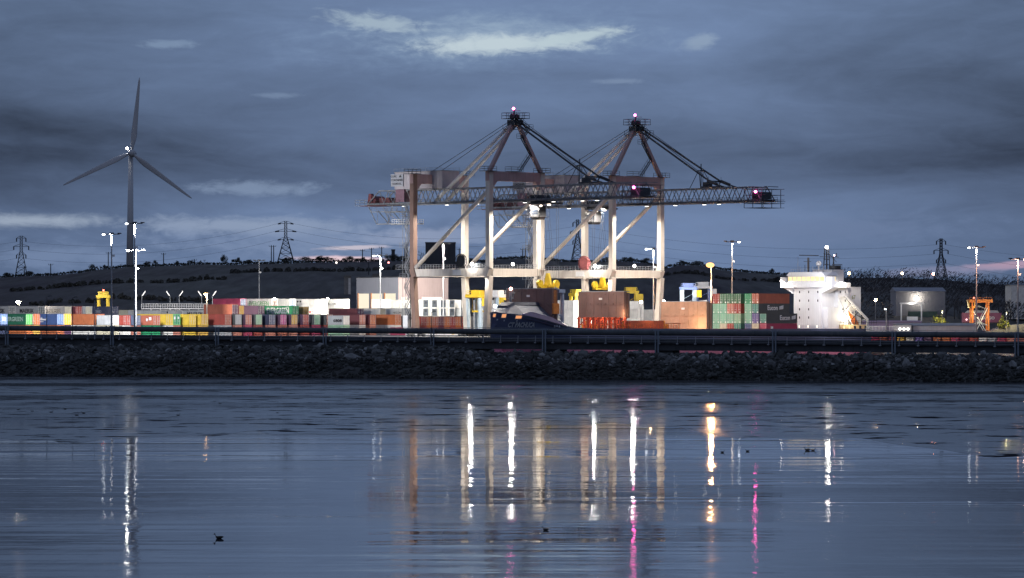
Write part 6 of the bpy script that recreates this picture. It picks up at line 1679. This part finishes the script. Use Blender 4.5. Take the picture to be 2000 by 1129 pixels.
# the wood at the right: bare trees in ranks up the slope
rnd = random.Random(21)
ranks = [(1870, 530, 1600, 1860, 19, 14, 'along the skyline right of the ship mast'), (1840, 548, 1880, 2010, 8, 14, 'on the lower skyline at the right edge'), (1650, 556, 1640, 2010, 17, 15, 'in the upper rank of the dark wood'), (1470, 575, 1650, 1745, 7, 10, 'on the slope left of the far warehouse'), (1318, 574, 1842, 1985, 13, 11, 'in front of the far warehouse end and the pale depot'), (1300, 592, 1840, 2005, 9, 10, 'low behind the orange gantry')]
for (Y, yt, a, b, n, H0, wd_) in ranks:
    for k in range(n):
        px = a + (b - a) * (k + .5) / n + rnd.uniform(-6, 6); Y2 = Y + rnd.uniform(-14, 14)
        if 1895 < px < 1935 and yt < 560 and Y > 1600: pass
        z = hill_z(px, Y2); p = Vector(((px - 1000) / F * Y2, Y2, z)); H = at(px, yt + rnd.uniform(-6, 7), Y2).z - z
        H = max(5.0, min(H, 24)); plant('tree', BARE[rnd.randrange(6)], p, H, 8.4, f"bare dark tree {wd_}, number", 'trees of the wood ' + wd_, rnd.uniform(.85, 1.15))['label'] = f"bare dark winter tree standing {wd_}"
hm = MB()
for k in range(16000):
    px = rnd.uniform(1590, 2060); Y = rnd.choice((1690, 1640, 1760, 1880, 1480, 1310)) + rnd.uniform(-25, 25)
    if Y < 1350 and not (1890 < px or px < 1745): continue
    z = hill_z(px, Y); top = {0: 5.5}.get(0) * (1 + .5 * mnoise.noise(Vector((px * .05, Y * .01, 1))))
    q = Vector(((px - 1000) / F * Y, Y, z + rnd.random() ** 1.3 * top)); s_ = rnd.uniform(.2, .6); ax = Vector((rnd.gauss(0, 1), rnd.gauss(0, 1), rnd.gauss(0, .5))).normalized(); bx = ax.orthogonal().normalized() * s_ * 1.6; cx = ax.cross(bx).normalized() * s_ * .3
    hm.add([q - bx, q + cx, q + bx, q - cx], [(0, 1, 2, 3)])
tag(hm.build('wood_undergrowth', TWIG), 'tangled dark undergrowth filling the wood at right', 'undergrowth', kind='stuff')
# lamp-lit small trees by the sheds
YLB = [leaf_bush(31, 5.0, 6.5, 1500), leaf_bush(32, 5.0, 4.5, 1300)]
for a, b in YLB: a.materials.append(BARK); b.materials.append(LEAF_L); b.materials.append(LEAF_M)
for i, (px, yt, yb, Y, wpx, lb) in enumerate([(1834, 614, 640, 1110, 32, 'low spreading yellow green tree lit by a lamp behind the long shed'), (1960, 617, 648, 1075, 20, 'upright yellow green tree lit by a lamp right of the trailer')]):
    z0 = 5.0; zt2 = at(px, yt, Y).z; H = zt2 - z0; p = atx(px, Y, z0)
    t = plant('tree', YLB[i], p, H, 4.9, lb, None, (wpx / F * Y) / (6.5, 4.5)[i] / (H / 5.0))
    q = atx(px + 6, Y - 5, zt2 + 1.0); l = empty('tree_lamp', (q.x, q.y, 5.0), 0, lb.split(' tree')[0].replace('yellow green', 'thin') + ' lamp post lighting the small tree' if False else ('thin lamp post in front of the low spreading tree' if i == 0 else 'thin lamp post in front of the upright yellow green tree'), 'lamp')
    MB().tube((0, 0, 0), (0, 0, q.z - 5.0), .07, 6).build('pole', GALV, l); MB().box(-.25, .25, -.2, .2, q.z - 5.0, q.z - 4.85).build('lamp_head', STEEL_D, l); MB().box(-.2, .2, -.15, .15, q.z - 5.05, q.z - 5.01).build('bulb', glow('tree_lamp', (1, .9, .5), 6), l)
    light('POINT', (q.x, q.y, q.z - .4), 4200, (1, .86, .42), l, radius=.2)

# ================================================================== WATER BIRDS
BIRD = shade('dark_plumage', (.022, .021, .022), .7, 0, .3, 6)
def duck(px, y, size, face, label, pale=False):
    Y = CAMZ * F / (y - HY); p = Vector(((px - 1000) / F * Y, Y, 0)); L = size / F * Y
    t = empty('duck', p, 0 if face > 0 else math.pi, label, 'duck', 'ducks on the water'); k = L / .5
    rings = []
    for x, zc, rw, rh in ((-.27, .10, .01, .01), (-.22, .09, .05, .03), (-.12, .07, .10, .07), (0, .06, .12, .085), (.1, .065, .10, .08), (.17, .09, .07, .07), (.2, .15, .045, .05), (.215, .21, .04, .04), (.23, .26, .05, .048), (.27, .27, .045, .04), (.30, .262, .02, .018)):
        rings.append([(x * k, rw * k * math.cos(a), zc * k + rh * k * math.sin(a)) for a in [6.28319 * q / 10 for q in range(10)]])
    MB().loft(rings, closed=True, caps=True).build('body', BIRD, t, smooth=True)
    MB().prism([(.295 * k, .262 * k), (.295 * k, .245 * k), (.37 * k, .24 * k), (.37 * k, .25 * k)], 'y', -.018 * k, .018 * k).build('bill', shade('bill_dull', (.10, .08, .04), .5), t)
    m = MB()
    for sg in (-1, 1):
        m.loft([[(x * k, sg * (.115 + w_) * k, z * k) for x, z, w_ in ((-.24, .13, -.06), (-.1, .12, .0), (.06, .10, .005), (.1, .07, .0))], [(x * k, sg * (.08) * k, z * k) for x, z in ((-.24, .135), (-.1, .15), (.06, .145), (.1, .10))]])
    m.build('wing', BIRD, t)
for (px, y, sz, fc, lb) in [(428, 1052, 17, -1, 'largest dark duck, low in the calm water at left'), (1066, 1036, 13, -1, 'dark duck with raised head near the bottom centre'), (1411, 884, 8, 1, 'dark duck just right of the orange lamp reflection'), (1460, 882, 8, -1, 'single duck right of the two white lamp streaks'),
                            (1577, 880, 12, -1, 'left duck of the pair below the ship reflection'), (1588, 880, 9, 1, 'right duck of the pair below the ship reflection'), (1438, 791, 8, 1, 'small duck on the mudflat right of the orange reflection'), (1162, 797, 5, 1, 'tiny bird on the mudflat below the far crane'),
                            (36, 801, 6, 1, 'tiny bird at the far left of the mudflat'), (63, 804, 6, -1, 'second tiny bird from the left on the mudflat'), (100, 806, 7, 1, 'third tiny bird from the left on the mudflat'), (127, 800, 6, -1, 'fourth tiny bird from the left on the mudflat'), (150, 812, 8, 1, 'fifth tiny bird from the left on the mudflat'), (163, 808, 7, -1, 'sixth tiny bird from the left on the mudflat'), (348, 812, 7, 1, 'lone bird on the mudflat right of the turbine reflection'), (430, 789, 5, -1, 'tiny bird on the mudflat above the largest duck'), (542, 807, 5, 1, 'tiny bird on the mudflat near the image quarter line')]:
    duck(px, y, sz, fc, lb)

# every label: 4 to 16 words, each thing once
for o in COL.objects:
    if o.parent is None and 'label' in o:
        n = len(o['label'].split())
        if not 4 <= n <= 16: print('LABELLEN', n, o['label'])
